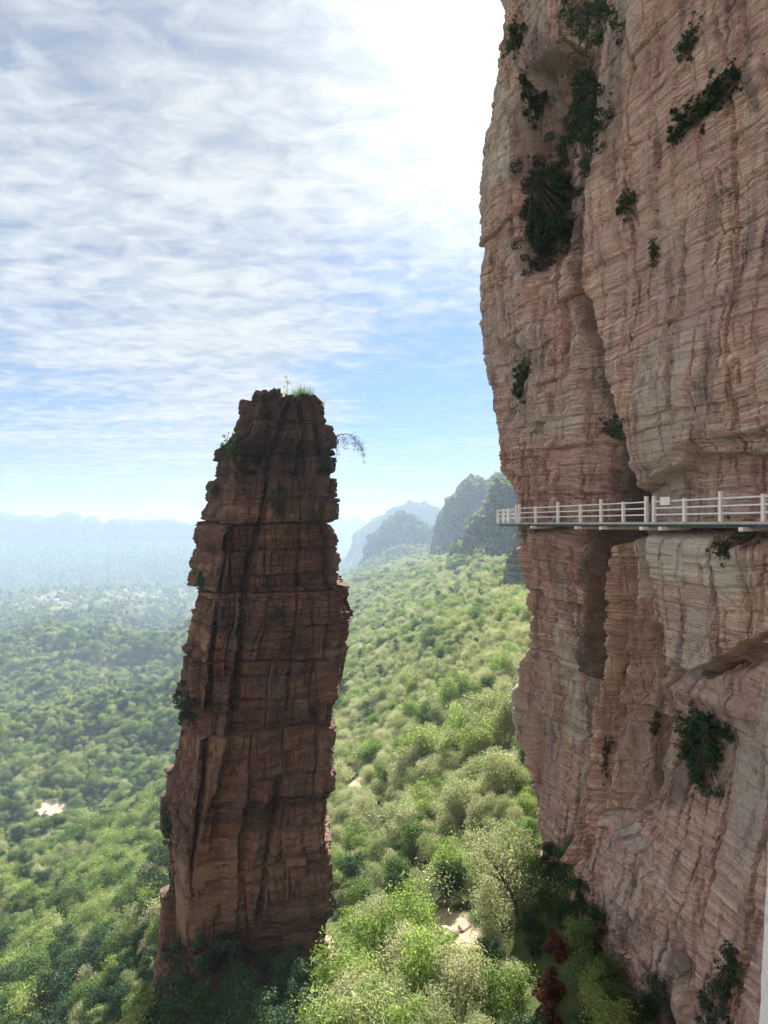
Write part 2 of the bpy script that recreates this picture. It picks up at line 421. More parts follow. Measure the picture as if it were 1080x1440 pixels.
def relief(a, z, seed, blk=1.0, st=1.0, jt=1.0, vj=1.0, hj=0.6):
    aw = a + 0.7 * fbm(a / 5, z / 5, 0, seed + 60, 3)
    zw = z + 0.5 * fbm(a / 9, z / 9, 0, seed + 61, 3)
    m = sst(-0.3, 0.35, fbm(a / 6, z / 9, 0, seed + 62, 3))
    d = 1.1 * fbm(a / 9, z / 13, 0, seed + 63, 4)
    d = d + blk * (0.85 * block(aw, zw, 3.1, 4.6, seed + 1, 0.14, 0.5, vj, hj) + 0.55 * block(aw, zw, 1.45, 1.7, seed + 2, 0.09, 0.45, vj, hj) * (0.4 + 0.6 * m)
                   + 0.26 * block(aw, zw, 0.62, 0.7, seed + 3, 0.06, 0.5, vj, hj) * (0.25 + 0.75 * m))
    d = d + st * strata(a, z, seed + 4) * (0.55 + 0.45 * (1 - m))
    d = d - 0.5 * jt * joints(a, z, 2.3, seed + 5, 0.10, 10) - 0.22 * jt * joints(a, z, 0.9, seed + 6, 0.06, 4)
    if jt > 1: d = d - 0.55 * joints(a, z, 1.5, seed + 9, 0.10, 2.2)
    d = d + 0.10 * fbm(a / 0.5, z / 0.5, 0, seed + 64, 3)
    return d

# ------------------------------------------------------------------ the big cliff on the right
WD = np.array([-0.2672, 0.9636]); WN = np.array([-0.9636, -0.2672])     # along the wall (away), out of the wall (left)
WO = np.array([8.6, 43.0]); BACK = 2.0                                     # walkway line origin, wall is BACK metres behind it
CO = WO - WN * BACK
def wall_uz(px, py, O=CO):
    r = (px - CX) / F
    u = (O[0] - O[1] * r) / (-WD[0] + WD[1] * r)
    Y = O[1] + WD[1] * u
    return u, (HY - py) / F * Y
SIL = [(690,-200),(690,0),(696,40),(697,75),(686,95),(680,140),(677,200),(674,250),(673,310),(677,345),(675,380),(672,430),(673,500),(680,543),(690,550),(693,600),(697,640),(712,680),(722,705),(724,740),
       (724,800),(720,900),(713,970),(712,1010),(720,1080),(728,1150),(738,1200),(745,1260),(750,1500)]
sil = np.array([wall_uz(a - (12 if b < 500 else 8), b) for a, b in SIL])
sil = sil[np.argsort(sil[:, 1])]
ZL, ZH = -36.0, 62.0
zrow = np.concatenate([np.arange(ZL, 44, 0.062), np.arange(44, ZH, 0.5)])
U0 = -33.0
ncu = 470
uc = np.interp(zrow, sil[:, 1], sil[:, 0]) + 0.15 * fbm(zrow / 1.1, 0 * zrow, 0, 88, 4)
# column parameter: main wall U0..uc, rounded corner, then the far side running away to the right
tm = np.linspace(0, 1, ncu) ** 0.92
nturn, nside = 90, 40
R = 2.6
def wall_frame(ucv):
    """returns base points (n rows, cols, 2), outward normals, arc parameter"""
    n = len(ucv)
    ue = ucv - R                                  # start of the rounding
    um = U0 + (ue[:, None] - U0) * tm[None]
    pts = CO[None, None] + um[..., None] * WD
    nor = np.broadcast_to(WN, pts.shape)
    th = np.linspace(0, math.radians(112), nturn + 1)[1:]
    c0 = CO[None] + ue[:, None] * WD - WN * R      # centre of the arc
    dirs = np.stack([np.cos(th)[:, None] * WN + np.sin(th)[:, None] * WD], 0)[0]
    p2 = c0[:, None] + R * dirs[None]
    n2 = np.broadcast_to(dirs, p2.shape)
    tang = np.array([dirs[-1][1], -dirs[-1][0]])
    if tang[0] < 0: tang = -tang
    ls = np.linspace(0, 1, nside + 1)[1:] ** 1.6 * 45
    p3 = p2[:, -1:, :] + ls[None, :, None] * tang
    n3 = np.broadcast_to(dirs[-1], p3.shape)
    arc = np.concatenate([um, ue[:, None] + R * th[None], ue[:, None] + R * th[-1] + ls[None]], 1)
    return np.concatenate([pts, p2, p3], 1), np.concatenate([nor, n2, n3], 1), arc
BP, BN, ARC = wall_frame(uc)
Zg = np.broadcast_to(zrow[:, None], ARC.shape)
PXg = CX + F * BP[..., 0] / BP[..., 1]; PYg = HY - F * Zg / BP[..., 1]
inmain = np.zeros(ARC.shape); inmain[:, :ncu + 45] = 1
def pl_d(P):
    P = np.array(P, float); return seg_d(PXg * 1.0, PYg * 1.0, P)
def poly_sd(P, soft):
    """soft inside mask of a polygon given in photo pixels on the wall plane"""
    P = np.array(P, float)
    wx = PXg + 5 * fbm(PXg / 40, PYg / 40, 0, 500, 3); wy = PYg + 9 * fbm(PXg / 40, PYg / 40, 0, 510, 3)
    ins = np.zeros(PXg.shape, bool)
    for a, b in zip(P, np.roll(P, -1, 0)):
        c = (a[1] > wy) != (b[1] > wy)
        ins ^= c & (wx < (b[0] - a[0]) * (wy - a[1]) / (b[1] - a[1] + 1e-12) + a[0])
    d = seg_d(wx, wy, np.vstack([P, P[:1]]))
    return sst(-soft, soft, np.where(ins, d, -d))
D = relief(ARC, Zg + 0.0 * ARC, 200, blk=0.7, st=1.25, jt=1.7) - 0.8
calm = np.maximum(poly_sd([(868,-100),(1300,-100),(1300,742),(880,742),(872,620),(862,560),(840,480),(830,380),(850,250)], 12), poly_sd([(945,745),(1300,745),(1300,1600),(1090,1500),(1010,1300),(960,1150),(1000,1000)], 12))
D = D * (1 - calm) + calm * (0.45 * relief(ARC, Zg, 230, blk=0.7, st=1.9, jt=2.6) - 0.1 + 0.6 * fbm(ARC / 7, Zg / 10, 0, 299, 3))
# features: (polygon, softness px, metres out of the wall)
for P, s, h in [
    ([(728,100),(790,60),(850,90),(850,240),(815,330),(770,400),(728,380),(722,220)], 9, -1.5),      # planted hollow
    ([(700,480),(745,490),(745,600),(712,590)], 7, -0.5),
    ([(892,-100),(1300,-100),(1300,640),(1010,640),(918,690),(914,620),(900,560),(868,480),(852,380),(866,250)], 5, 0.75),   # big right face
    ([(880,678),(1010,632),(1300,560),(1300,742),(880,742)], 8, -0.35),
    ([(756,735),(868,735),(862,800),(850,900),(840,975),(825,940),(800,860),(775,800)], 6, 1.0),        # hanging buttress under the deck
    ([(740,770),(768,810),(805,900),(832,980),(832,1300),(730,1300),(728,900)], 6, -0.7),               # flat recessed wall
    ([(945,735),(1300,735),(1300,880),(1100,905),(1035,945),(985,925),(945,890)], 5, 1.1),              # overhanging slab
    ([(940,960),(1000,945),(1100,930),(1300,900),(1300,1600),(1090,1500),(1010,1300),(930,1170),(990,1060),(960,1000)], 14, 0.75),
    ([(880,1130),(930,1170),(1060,1400),(1060,1600),(860,1600),(850,1300),(842,1200)], 8, 0.45)]:
    D = D + 1.5 * h * poly_sd(P, s)
for P, w, h in [
    ([(824,300),(822,400),(828,470)], 9, -1.6), ([(843,440),(860,520),(874,600),(876,660),(880,742)], 25, -5.2),
    ([(836,500),(842,560),(844,620),(840,742)], 26, -0.9), ([(800,20),(760,110),(735,200),(728,300)], 10, -0.8),
    ([(870,742),(870,840),(862,870)], 15, -4.4), ([(864,860),(856,920),(848,960)], 14, -1.8), ([(850,950),(836,1020),(822,1100),(812,1290)], 11, -1.6), 
    ([(905,780),(898,870),(880,960),(872,1060),(868,1200)], 7, -0.9),
    ([(935,800),(930,900),(925,1000),(918,1130)], 8, -0.9),
    ([(880,1130),(940,1170),(1000,1250),(1050,1340),(1075,1420)], 8, -0.45),
    ([(955,1090),(930,1170)], 6, -0.7), 
    ([(760,600),(765,700),(780,742)], 7, -0.7), ([(950,880),(985,925),(1035,945),(1100,905),(1200,860)], 5, -0.9),
    ([(900,560),(905,660),(915,740)], 4, -0.3), ([(735,750),(745,790)], 5, -0.3)]:
    d = pl_d(P) + 4 * fbm(PXg / 18, PYg / 22, 0, 600, 3)
    D = D + 1.6 * h * (1 - sst(w * 0.3, w * 1.25, d))
for P, w, h in [  # ribs
    ([(893,760),(880,900),(856,1000),(848,1200)], 13, 1.0), ([(922,760),(912,900),(900,1000),(895,1150)], 11, 0.9),
    ([(975,1040),(950,1100),(935,1150)], 12, 0.8), ([(985,960),(1100,1000)], 22, 0.3), ([(775,560),(785,640),(800,735)], 14, 0.7), ([(885,640),(888,740)], 12, 0.5)]:
    d = pl_d(P)
    D = D + 1.3 * h * (1 - sst(0, w, d))
fade = np.ones(ARC.shape); fade[:, :8] = np.linspace(0, 1, 8)
D = D + 2.6 * sst(-7, -24, Zg) * sst(815, 900, PXg + 0.12 * (PYg - 1100))
# keep the relief behind the walkway deck
wk = np.exp(-((Zg - 0.05) / 0.55) ** 2); D = np.where(D > 0.35, D + (0.35 - D) * wk, D)
D = np.clip(D, -9.5, 3.6) * fade
XY = BP + BN * D[..., None]
CV = np.stack([XY[..., 0], XY[..., 1], Zg + 0.0], -1)
nr, nc = ARC.shape
# crown and back so the cliff is a solid mass
cap_in = np.array([38.0, 40.0])
rows = [CV]
for k, (t, dz) in enumerate(((0.12, 1.0), (0.35, 3.0), (0.7, 4.0), (1.0, 4.5))):
    last = CV[-1].copy()
    last[:, :2] = last[:, :2] * (1 - t) + cap_in * t
    last[:, 2] += dz + 0.8 * fbm(last[:, 0] / 5, last[:, 1] / 5, 0, 70, 3)
    rows.append(last[None])
CV2 = np.concatenate(rows, 0)
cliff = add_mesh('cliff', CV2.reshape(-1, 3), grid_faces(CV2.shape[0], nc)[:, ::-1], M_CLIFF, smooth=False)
tag(cliff, kind='structure')
def stain_shade(L):
    a = np.zeros(ARC.shape)
    for P, w, k in L:
        d = pl_d(P) + 0.6 * w * fbm(PXg / (w * 0.8), PYg / (w * 1.4), 0, 700, 4)
        a = np.maximum(a, k * (1 - sst(w * 0.45, w, d)))
    a = np.concatenate([a, np.zeros((CV2.shape[0] - nr, nc))], 0)
    return a.astype(np.float32).ravel()
at = cliff.data.attributes.new('dark', 'FLOAT', 'POINT')  # grey-black rock stain, with the recess shade of the clefts put into the colour
at.data.foreach_set('value', stain_shade([([(835,500),(848,600),(850,742)], 26, 0.75), ([(846,440),(862,520),(876,600),(880,742)], 24, 0.95), ([(862,745),(862,840),(846,930),(820,1010)], 24, 0.75), ([(760,60),(740,180),(745,300),(790,340)], 34, 0.55), ([(840,60),(835,200),(822,330),(825,460)], 18, 0.6), ([(905,60),(900,250)], 16, 0.4), ([(800,770),(820,850)], 26, 0.3), ([(1000,1060),(985,1110)], 26, 0.6), ([(1030,1330),(1030,1400),(1000,1440)], 18, 0.6), ([(560,560),(725,735)], 5, 0.2)]))
at = cliff.data.attributes.new('pale', 'FLOAT', 'POINT')
at.data.foreach_set('value', stain_shade([([(950,770),(1010,790),(1080,800)], 42, 0.75), ([(914,755),(920,830)], 16, 0.7), ([(765,830),(775,930),(780,1040)], 14, 0.8), ([(700,130),(695,250)], 18, 0.6), ([(760,600),(800,590)], 22, 0.55), ([(940,930),(1000,945)], 12, 0.6), ([(890,1135),(960,1190),(1020,1280)], 9, 0.9), ([(1000,1330),(1060,1400)], 30, 0.4), ([(850,330),(850,360)], 14, 0.5)]))
cpx = CX + F * CV[..., 0] / CV[..., 1]; cpy = HY - F * CV[..., 2] / CV[..., 1]
def surf_at(px, py, V, PX, PY, tol=5):
    m = (np.abs(PX - px) < tol) & (np.abs(PY - py) < tol)
    if not m.any(): return surf_at(px, py, V, PX, PY, tol * 2) if tol < 60 else None
    q = V[m]; return q[np.argmin(q[:, 1])]
def cliff_at(px, py): return surf_at(px, py, CV, cpx, cpy)

# the same cliff curving round behind the viewer (seen only from aside)
bk_pts = [CO + U0 * WD + WN * 0.0, np.array([20.5, 4.0]), np.array([17.0, -5.0]), np.array([4.0, -9.0]), np.array([-14.0, -13.0]), np.array([-40.0, -24.0]), np.array([-75.0, -50.0])]
bk = np.array(bk_pts); seg = np.concatenate([[0], np.cumsum(np.hypot(*np.diff(bk, axis=0).T))])
ss_ = np.arange(0, seg[-1], 0.5); bx = np.interp(ss_, seg, bk[:, 0]); by = np.interp(ss_, seg, bk[:, 1])
tx, ty = np.gradient(bx), np.gradient(by); tl = np.hypot(tx, ty); nx, ny = -(-ty / tl), -(tx / tl)
k = np.ones(9) / 9
nx = np.convolve(np.pad(nx, 4, 'edge'), k, 'valid'); ny = np.convolve(np.pad(ny, 4, 'edge'), k, 'valid')
zb = np.arange(-40, 56, 0.5)
S2, Z2 = np.meshgrid(ss_, zb)
D2 = relief(S2 + 200, Z2, 300, 0.8, 0.8) - 0.9
sgn = -1.0   # outward = towards the valley (north-west)
V2 = np.stack([bx[None] + sgn * nx[None] * D2, by[None] + sgn * ny[None] * D2, Z2], -1)
back_cliff = add_mesh('cliff', V2.reshape(-1, 3), grid_faces(len(zb), len(ss_)), M_CLIFF)
tag(back_cliff, kind='structure')

# ------------------------------------------------------------------ the free-standing pillar
LP = np.array([(558,352),(575,345),(600,337),(622,325),(632,306),(650,304),(700,296),(750,284),(800,277),(850,270),(900,261),(950,255),(1000,249),(1050,242),(1100,235),(1150,230),(1200,228),(1340,229),(1400,222),(1500,205)], float)
RP = np.array([(558,452),(575,458),(600,461),(620,463),(650,466),(700,462),(733,460),(742,469),(780,470),(805,472),(819,474),(822,492),(870,490),(940,484),(1000,478),(1060,472),(1100,470),(1150,464),(1200,462),(1280,464),(1320,465),(1345,452),(1380,442),(1500,450)], float)
def rbfz(P, py): return np.interp(py, P[:, 0], P[:, 1])
pz = np.arange(-40, 8.92, 0.055)
YM = 45.0
pyz = HY - pz * F / YM
xl, xr_ = rbfz(LP, pyz), rbfz(RP, pyz)
xe = xl + np.interp(pyz, [558, 620, 700, 1000, 1400], [6, 14, 27, 30, 44])
def P2(px, Y): return np.stack([(px - CX) / F * Y, np.full_like(px, Y)], -1)
C1, C2, C3, C4 = P2(xe, 41.0), P2(xr_, 43.6), P2(xr_ - 16, 53.0), P2(xl, 48.5)
corn = np.stack([C4, C1, C2, C3], 1)            # left back, front left, front right, back right
segn = [170, 300, 130, 60]; lens = [8.3, 11.5, 9.5, 11.0]
cols, arcs = [], []
a0 = 0
for k in range(4):
    A, B = corn[:, k], corn[:, (k + 1) % 4]
    t = np.linspace(0, 1, segn[k], endpoint=False)
    cols.append(A[:, None] * (1 - t[None, :, None]) + B[:, None] * t[None, :, None]); arcs.append(a0 + t * lens[k]); a0 += lens[k]
PB = np.concatenate(cols, 1); PA = np.concatenate(arcs)
# round the corners by smoothing round the ring
for w in (9, 9, 7):
    k = w // 2
    PB = sum(np.roll(PB, s, 1) for s in range(-k, k + 1)) / w
tg = np.roll(PB, -2, 1) - np.roll(PB, 2, 1); tg /= np.linalg.norm(tg, axis=-1, keepdims=True) + 1e-9
PN = np.stack([tg[..., 1], -tg[..., 0]], -1)
AG, ZG = np.meshgrid(PA, pz)
dP = relief(AG, ZG, 400, blk=1.15, st=1.4, jt=0.15, vj=0.45, hj=1.1) - 1.2
# fold the relief so the ring closes
blend = sst(a0 - 3.0, a0, AG)
dP = dP * (1 - blend) + blend * (relief(AG - a0, ZG, 400, blk=1.15, st=1.4, jt=0.15, vj=0.45, hj=1.1) - 1.2)
# deep vertical gully across the front, and slabs standing proud of it
ppx = CX + F * PB[..., 0] / PB[..., 1]; ppy = HY - F * ZG / PB[..., 1]
def ppl(P): return seg_d(ppx, ppy, np.array(P, float)) + 3 * fbm(ppx / 14, ppy / 20, 0, 610, 3)
front = (PB[..., 1] < 50)
dP = dP + 0.55 * (hash2((ZG + 0.5 * fbm(AG / 4, ZG / 4, 0, 650, 2)) / 3.1, 0 * ZG, 651) - 0.5) + 0.3 * sst(4, 9, ZG)
for P, w, h in [([(405,565),(385,640),(372,720),(350,800),(338,900),(330,1000)], 8, -1.0), ([(330,640),(318,760),(300,900),(292,1010),(285,1120),(265,1250)], 6, -1.0),
                ([(420,640),(425,760),(415,900),(405,1000)], 5, -0.5), ([(395,1100),(378,1200),(362,1290)], 7, -1.0), ([(380,580),(372,650)], 6, -0.6),
                ([(300,1120),(275,1230),(268,1330)], 6, -0.7), ([(440,860),(452,1000),(445,1150)], 4, -0.35), ([(455,740),(462,820),(470,830)], 5, -0.6)]:
    dP = dP + 0.75 * h * (1 - sst(w * 0.2, w, ppl(P))) * front
for P, w, h in [([(318,1010),(300,1100),(285,1190),(280,1240)], 12, 0.9), ([(335,900),(318,1000)], 10, 0.6), ([(345,1090),(330,1170),(325,1300)], 14, 0.6), ([(375,1130),(350,1230)], 12, 0.4), ([(440,600),(440,720)], 12, 0.4)]:
    dP = dP + h * (1 - sst(0, w, ppl(P))) * front
dP = dP + 0.5 * sst(-30, -40, ZG) * (1 + fbm(AG / 3, ZG / 3, 0, 640, 3))
dP = np.clip(dP, -2.2, 1.0 - 0.55 * sst(-5, -15, ZG))
# shift so that the silhouette keeps its photographed place
PXY = PB + PN * (dP - 0.15)[..., None]
# ragged top: height steps between blocks
stp = (hash2(AG / 1.5, 0 * AG, 810) - 0.5) * 1.1 + (hash2(AG / 0.6, 0 * AG, 811) - 0.5) * 0.4
tk = 0.62 * sst(5.5, 8.9, ZG)
ZP = ZG + stp * tk * 0.9 - 0.35 * sst(6, 8.9, ZG)
PV = np.stack([PXY[..., 0], PXY[..., 1], ZP], -1)
rings = [PV]
cen = PV[-1, :, :2].mean(0)
for sc_ in (0.96, 0.9, 0.83, 0.75, 0.66, 0.56, 0.45, 0.33, 0.2, 0.08):
    r_ = PV[-1].copy(); r_[:, :2] = cen + (r_[:, :2] - cen) * sc_
    hb = (hash2(r_[:, 0] / 1.1, r_[:, 1] / 1.3, 820) - 0.5) * 0.9 + 0.15 * fbm(r_[:, 0], r_[:, 1], 0, 5, 3)
    r_[:, 2] = 8.45 + 0.7 * hb + (stp[-1] * 0.9 * tk[-1]) * max(0, (sc_ - 0.8) / 0.2)
    rings.append(r_[None])
PVA = np.concatenate(rings, 0)
npc = PVA.shape[1]
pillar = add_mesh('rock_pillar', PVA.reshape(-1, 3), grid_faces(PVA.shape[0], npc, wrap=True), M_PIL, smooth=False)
tag(pillar, 'tall leaning red-brown sandstone pillar standing free of the cliff, dark and backlit', 'rock pillar')
qpx = CX + F * PV[..., 0] / PV[..., 1]; qpy = HY - F * PV[..., 2] / PV[..., 1]
def pillar_at(px, py): return surf_at(px, py, PV, qpx, qpy, 4)

# ------------------------------------------------------------------ mountains
def mtn_mat():
    N = NT('mountain_rock')
    G = N.n('ShaderNodeNewGeometry'); P = G.outputs['Position']
    nz = N.n('ShaderNodeSeparateXYZ', i_0=G.outputs['Normal']).outputs[2]
    rock = N.ramp(N.noise(N.mapping(P, (0.02, 0.02, 0.12)), 1.0, 6, 0.65), [(0.3, (0.16, 0.12, 0.10)), (0.5, (0.30, 0.22, 0.18)), (0.7, (0.38, 0.30, 0.25))])
    rock = N.mix(N.ramp(N.noise(N.mapping(P, (0.045, 0.045, 0.014)), 1.0, 5, 0.6), [(0.5, 0.0), (0.65, 0.6)]), rock, (0.10, 0.10, 0.07))
    veg = N.ramp(N.noise(P, 0.06, 6, 0.7), [(0.3, (0.03, 0.06, 0.025)), (0.55, (0.07, 0.11, 0.04)), (0.75, (0.12, 0.15, 0.06))])
    m = N.ramp(N.math('ADD', nz, N.math('MULTIPLY', N.math('SUBTRACT', N.noise(P, 0.05, 6, 0.7), 0.5), 0.9)), [(0.28, 0.0), (0.48, 1.0)])
    c = N.mix(m, rock, veg)
    bm = N.n('ShaderNodeBump', i_Strength=1.0, i_Distance=3.0, i_Height=N.noise(P, 0.2, 8, 0.7))
    return N.out(N.n('ShaderNodeBsdfDiffuse', i_Color=c, i_Normal=bm.outputs[0]))
M_MTN = mtn_mat()
mtn_pts = []
def mountain(name, top, base, D0, D1, run, cliff_f, seed, ncol, nrow, rough=1.0, back=0.6, jag=1.0, strt=0.045, cr=0.16):
    """ridge with a cliff band above a wooded apron; top/base polylines (px,py), D = distance of the crest, run = metres from crest to foot"""
    top = np.array(top, float); base = np.array(base, float)
    px = np.linspace(top[0, 0], top[-1, 0], ncol)
    Dc = np.interp(px, [top[0, 0], top[-1, 0]], [D0, D1])
    wpx = px * Dc / F
    pt = np.interp(px, top[:, 0], top[:, 1]); pb = np.interp(px, base[:, 0], base[:, 1])
    Hm = np.median(np.abs(pb - pt) * Dc / F)
    jg = jag * 0.05 * Hm * fbm(wpx / (0.18 * Hm), 0 * px, 0, seed, 5)
    zt = (HY - pt) / F * Dc
    v = np.linspace(0, 1, nrow)
    # profile: fraction of height fallen by v, horizontal run by v
    cv = sst(0, 1, v) * 0 + v
    k = cliff_f
    runv = np.where(v < k, cr * (v / k) , cr + (1 - cr) * ((v - k) / (1 - k)) ** 1.0)
    runv = runv + 0.04 * np.minimum(v / 0.05, 1)
    Y = Dc[None] - run * runv[:, None]
    zb_ = (HY - pb) / F * (Dc - run)
    Z = zt[None] + (zb_ - zt)[None] * cv[:, None] + jg[None] * np.exp(-v[:, None] * 14)
    W = wpx[None] + 0 * Y
    Z0_ = Z; Z = Z + 0.55 * (Y - Dc[None]) * sst(k * 0.9, k * 1.3, v[:, None])
    gul = ridged(W / (0.42 * Hm) + 0.35 * fbm(W / (0.5 * Hm), Z / (0.4 * Hm), 0, seed + 2, 3), Z / (0.9 * Hm), 0, seed + 10, 4)
    gul2 = ridged(W / (0.08 * Hm) + 0.3 * fbm(W / (0.1 * Hm), Z / (0.1 * Hm), 0, seed + 3, 2), Z / (0.22 * Hm), 0, seed + 20, 3)
    env = np.minimum(1, v[:, None] * 8)
    disp = rough * Hm * (0.20 * gul + 0.05 * gul2 + 0.05 * fbm(W / (0.05 * Hm), Z / (0.05 * Hm), 0, seed + 30, 4)) * env
    t = 0.10 * Hm; zi = Z / t + 0.6 * fbm(W / (0.6 * Hm), Z / Hm, 0, seed + 7, 3)
    disp = disp + strt * Hm * hash2(zi, 0 * zi, seed + 8) * (v[:, None] < k * 1.15) * env
    Z = Z0_
    Y = Y - disp
    Z = Z + (v[:, None] > k) * 0.10 * Hm * ridged(W / (0.5 * Hm), Y / (1.2 * Hm), 0, seed + 50, 4) * sst(k, 1, v[:, None])
    X = (px[None] - CX) / F * Y + rough * 0.10 * Hm * fbm(W / (0.22 * Hm), Z / (0.16 * Hm), 0, seed + 90, 4)
    Z = Z + rough * 0.05 * Hm * (hash2(W / (0.16 * Hm) + 0.4 * fbm(W / Hm * 6, Z / Hm * 6, 0, seed + 91, 2), 0 * W, seed + 92) - 0.5) * np.exp(-v[:, None] * 9)
    V = np.stack([X, Y, Z], -1)
    V[-1, :, 2] -= 0.08 * Hm
    bk_ = []
    for t in (1.0, 0.75, 0.5, 0.3, 0.12, 0.04):
        Yb = Dc + run * back * t; Zb = zt + jg * (1 - t) ** 3 + (zb_ - zt) * t ** 1.2 * 0.95 + 0.04 * Hm * fbm(wpx / (0.2 * Hm), Yb / (0.2 * Hm), 0, seed + 60, 3) * min(1, t * 4)
        bk_.append(np.stack([(px - CX) / F * Yb, Yb, Zb], -1)[None])
    A = np.concatenate(bk_ + [V], 0)
    o = add_mesh(name, A.reshape(-1, 3), grid_faces(A.shape[0], ncol), M_MTN, smooth=False)
    tag(o, kind='structure')
    # gentle cells for tree cover
    e1 = V[:-1, 1:] - V[:-1, :-1]; e2 = V[1:, :-1] - V[:-1, :-1]
    n_ = np.cross(e1, e2); ar = np.linalg.norm(n_, axis=-1); nz_ = np.abs(n_[..., 2]) / (ar + 1e-9)
    return V[:-1, :-1].reshape(-1, 3), nz_.ravel(), ar.ravel()
MT = {}
MT['left_range'] = mountain('mountain', [(-260,722),(-120,712),(-40,712),(0,716),(12,722),(22,727),(50,726),(75,724),(95,722),(112,726),(120,733),(126,727),(137,728),(146,734),(153,734),(156,729),(180,730),(187,732),(192,728),(200,731),(206,731),(212,729),(225,731),(233,729),(250,729),(265,735),(285,741),(340,745),(400,752),(440,765)],
         [(-260,856),(0,852),(100,846),(200,838),(290,831),(440,830)], 3700, 3900, 1500, 0.42, 1000, 900, 220, 0.55, jag=1.0, strt=0.10, cr=0.05)
MT['far'] = mountain('mountain', [(400,760),(440,742),(462,731),(475,733),(485,729),(498,727),(512,731),(520,736),(560,745),(600,742),(660,738)], [(400,800),(660,800)], 5600, 5200, 900, 0.4, 1100, 300, 80, 0.8)
MT['third'] = mountain('mountain', [(470,800),(486,785),(493,768),(498,751),(508,742),(520,735),(535,725),(548,719),(560,711),(568,708),(579,705),(586,706),(595,707),(609,711),(619,715),(660,722),(720,730)],
         [(470,806),(500,802),(560,800),(720,800)], 2900, 2500, 500, 0.55, 1200, 360, 160, 1.2, jag=1.5)
MT['knoll'] = mountain('mountain', [(503,806),(508,797),(511,776),(517,762),(523,751),(529,744),(537,737),(550,729),(562,722),(568,720),(574,724),(584,727),(593,732),(602,739),(610,752),(625,766),(650,775)],
         [(503,812),(512,808),(530,803),(560,800),(650,795)], 1650, 1500, 330, 0.62, 1300, 420, 220, 1.5, jag=1.8, strt=0.08)
MT['peak'] = mountain('mountain', [(600,790),(605,775),(608,755),(612,741),(616,724),(620,714),(630,703),(638,695),(641,684),(645,678),(650,671),(655,667),(662,671),(669,673),(677,675),(681,680),(685,682),(690,672),(697,668),(704,666),(715,664),(740,668),(790,660)],
         [(600,800),(610,798),(650,796),(700,792),(790,790)], 1080, 900, 190, 0.66, 1400, 560, 300, 1.5, jag=1.8, strt=0.08)
MT['shoulder'] = mountain('mountain', [(626,800),(634,775),(641,764),(651,752),(662,738),(673,727),(679,718),(684,705),(688,693),(695,684),(702,678),(707,676),(713,677),(722,672),(760,668),(800,660)],
         [(626,810),(640,800),(690,795),(705,792),(800,790)], 640, 560, 110, 0.6, 1500, 480, 300, 1.5, jag=1.8, strt=0.08)
MT['near_crag'] = mountain('mountain', [(700,850),(706,820),(709,800),(711,790),(715,775),(719,766),(723,757),(735,735),(760,715),(800,700)], [(700,860),(715,850),(760,845),(800,840)], 300, 260, 45, 0.75, 1600, 260, 300)

# ------------------------------------------------------------------ foliage
def leaves(centers, radii, n, size, seed, squash=0.75, jit=0.35):
    """n leaf faces around clump centres (m,3), radii (m,)"""
    g = np.random.default_rng(seed)
    centers = np.asarray(centers, float); radii = np.asarray(radii, float)
    w = radii ** 2; w = w / w.sum()
    k = g.choice(len(centers), n, p=w)
    d = g.normal(size=(n, 3)); d /= np.linalg.norm(d, axis=1, keepdims=True)
    r = radii[k] * (0.45 + 0.6 * g.random(n) ** 0.6)
    p = centers[k] + d * r[:, None] * np.array([1, 1, squash])
    nrm = d * 0.7 + g.normal(size=(n, 3)) * 0.6 + np.array([0, 0, 0.45])
    nrm /= np.linalg.norm(nrm, axis=1, keepdims=True)
    a = np.cross(nrm, g.normal(size=(n, 3))); a /= np.linalg.norm(a, axis=1, keepdims=True) + 1e-9
    b = np.cross(nrm, a)
    s = size * (0.6 + 0.8 * g.random(n))[:, None]
    A = p - a * s; B = p + b * s * 0.42 + nrm * s * 0.1; C = p + a * s; Dd = p - b * s * 0.42 + nrm * s * 0.1
    V = np.stack([A, B, C, Dd], 1).reshape(-1, 3)
    return V, np.arange(4 * n).reshape(n, 4)
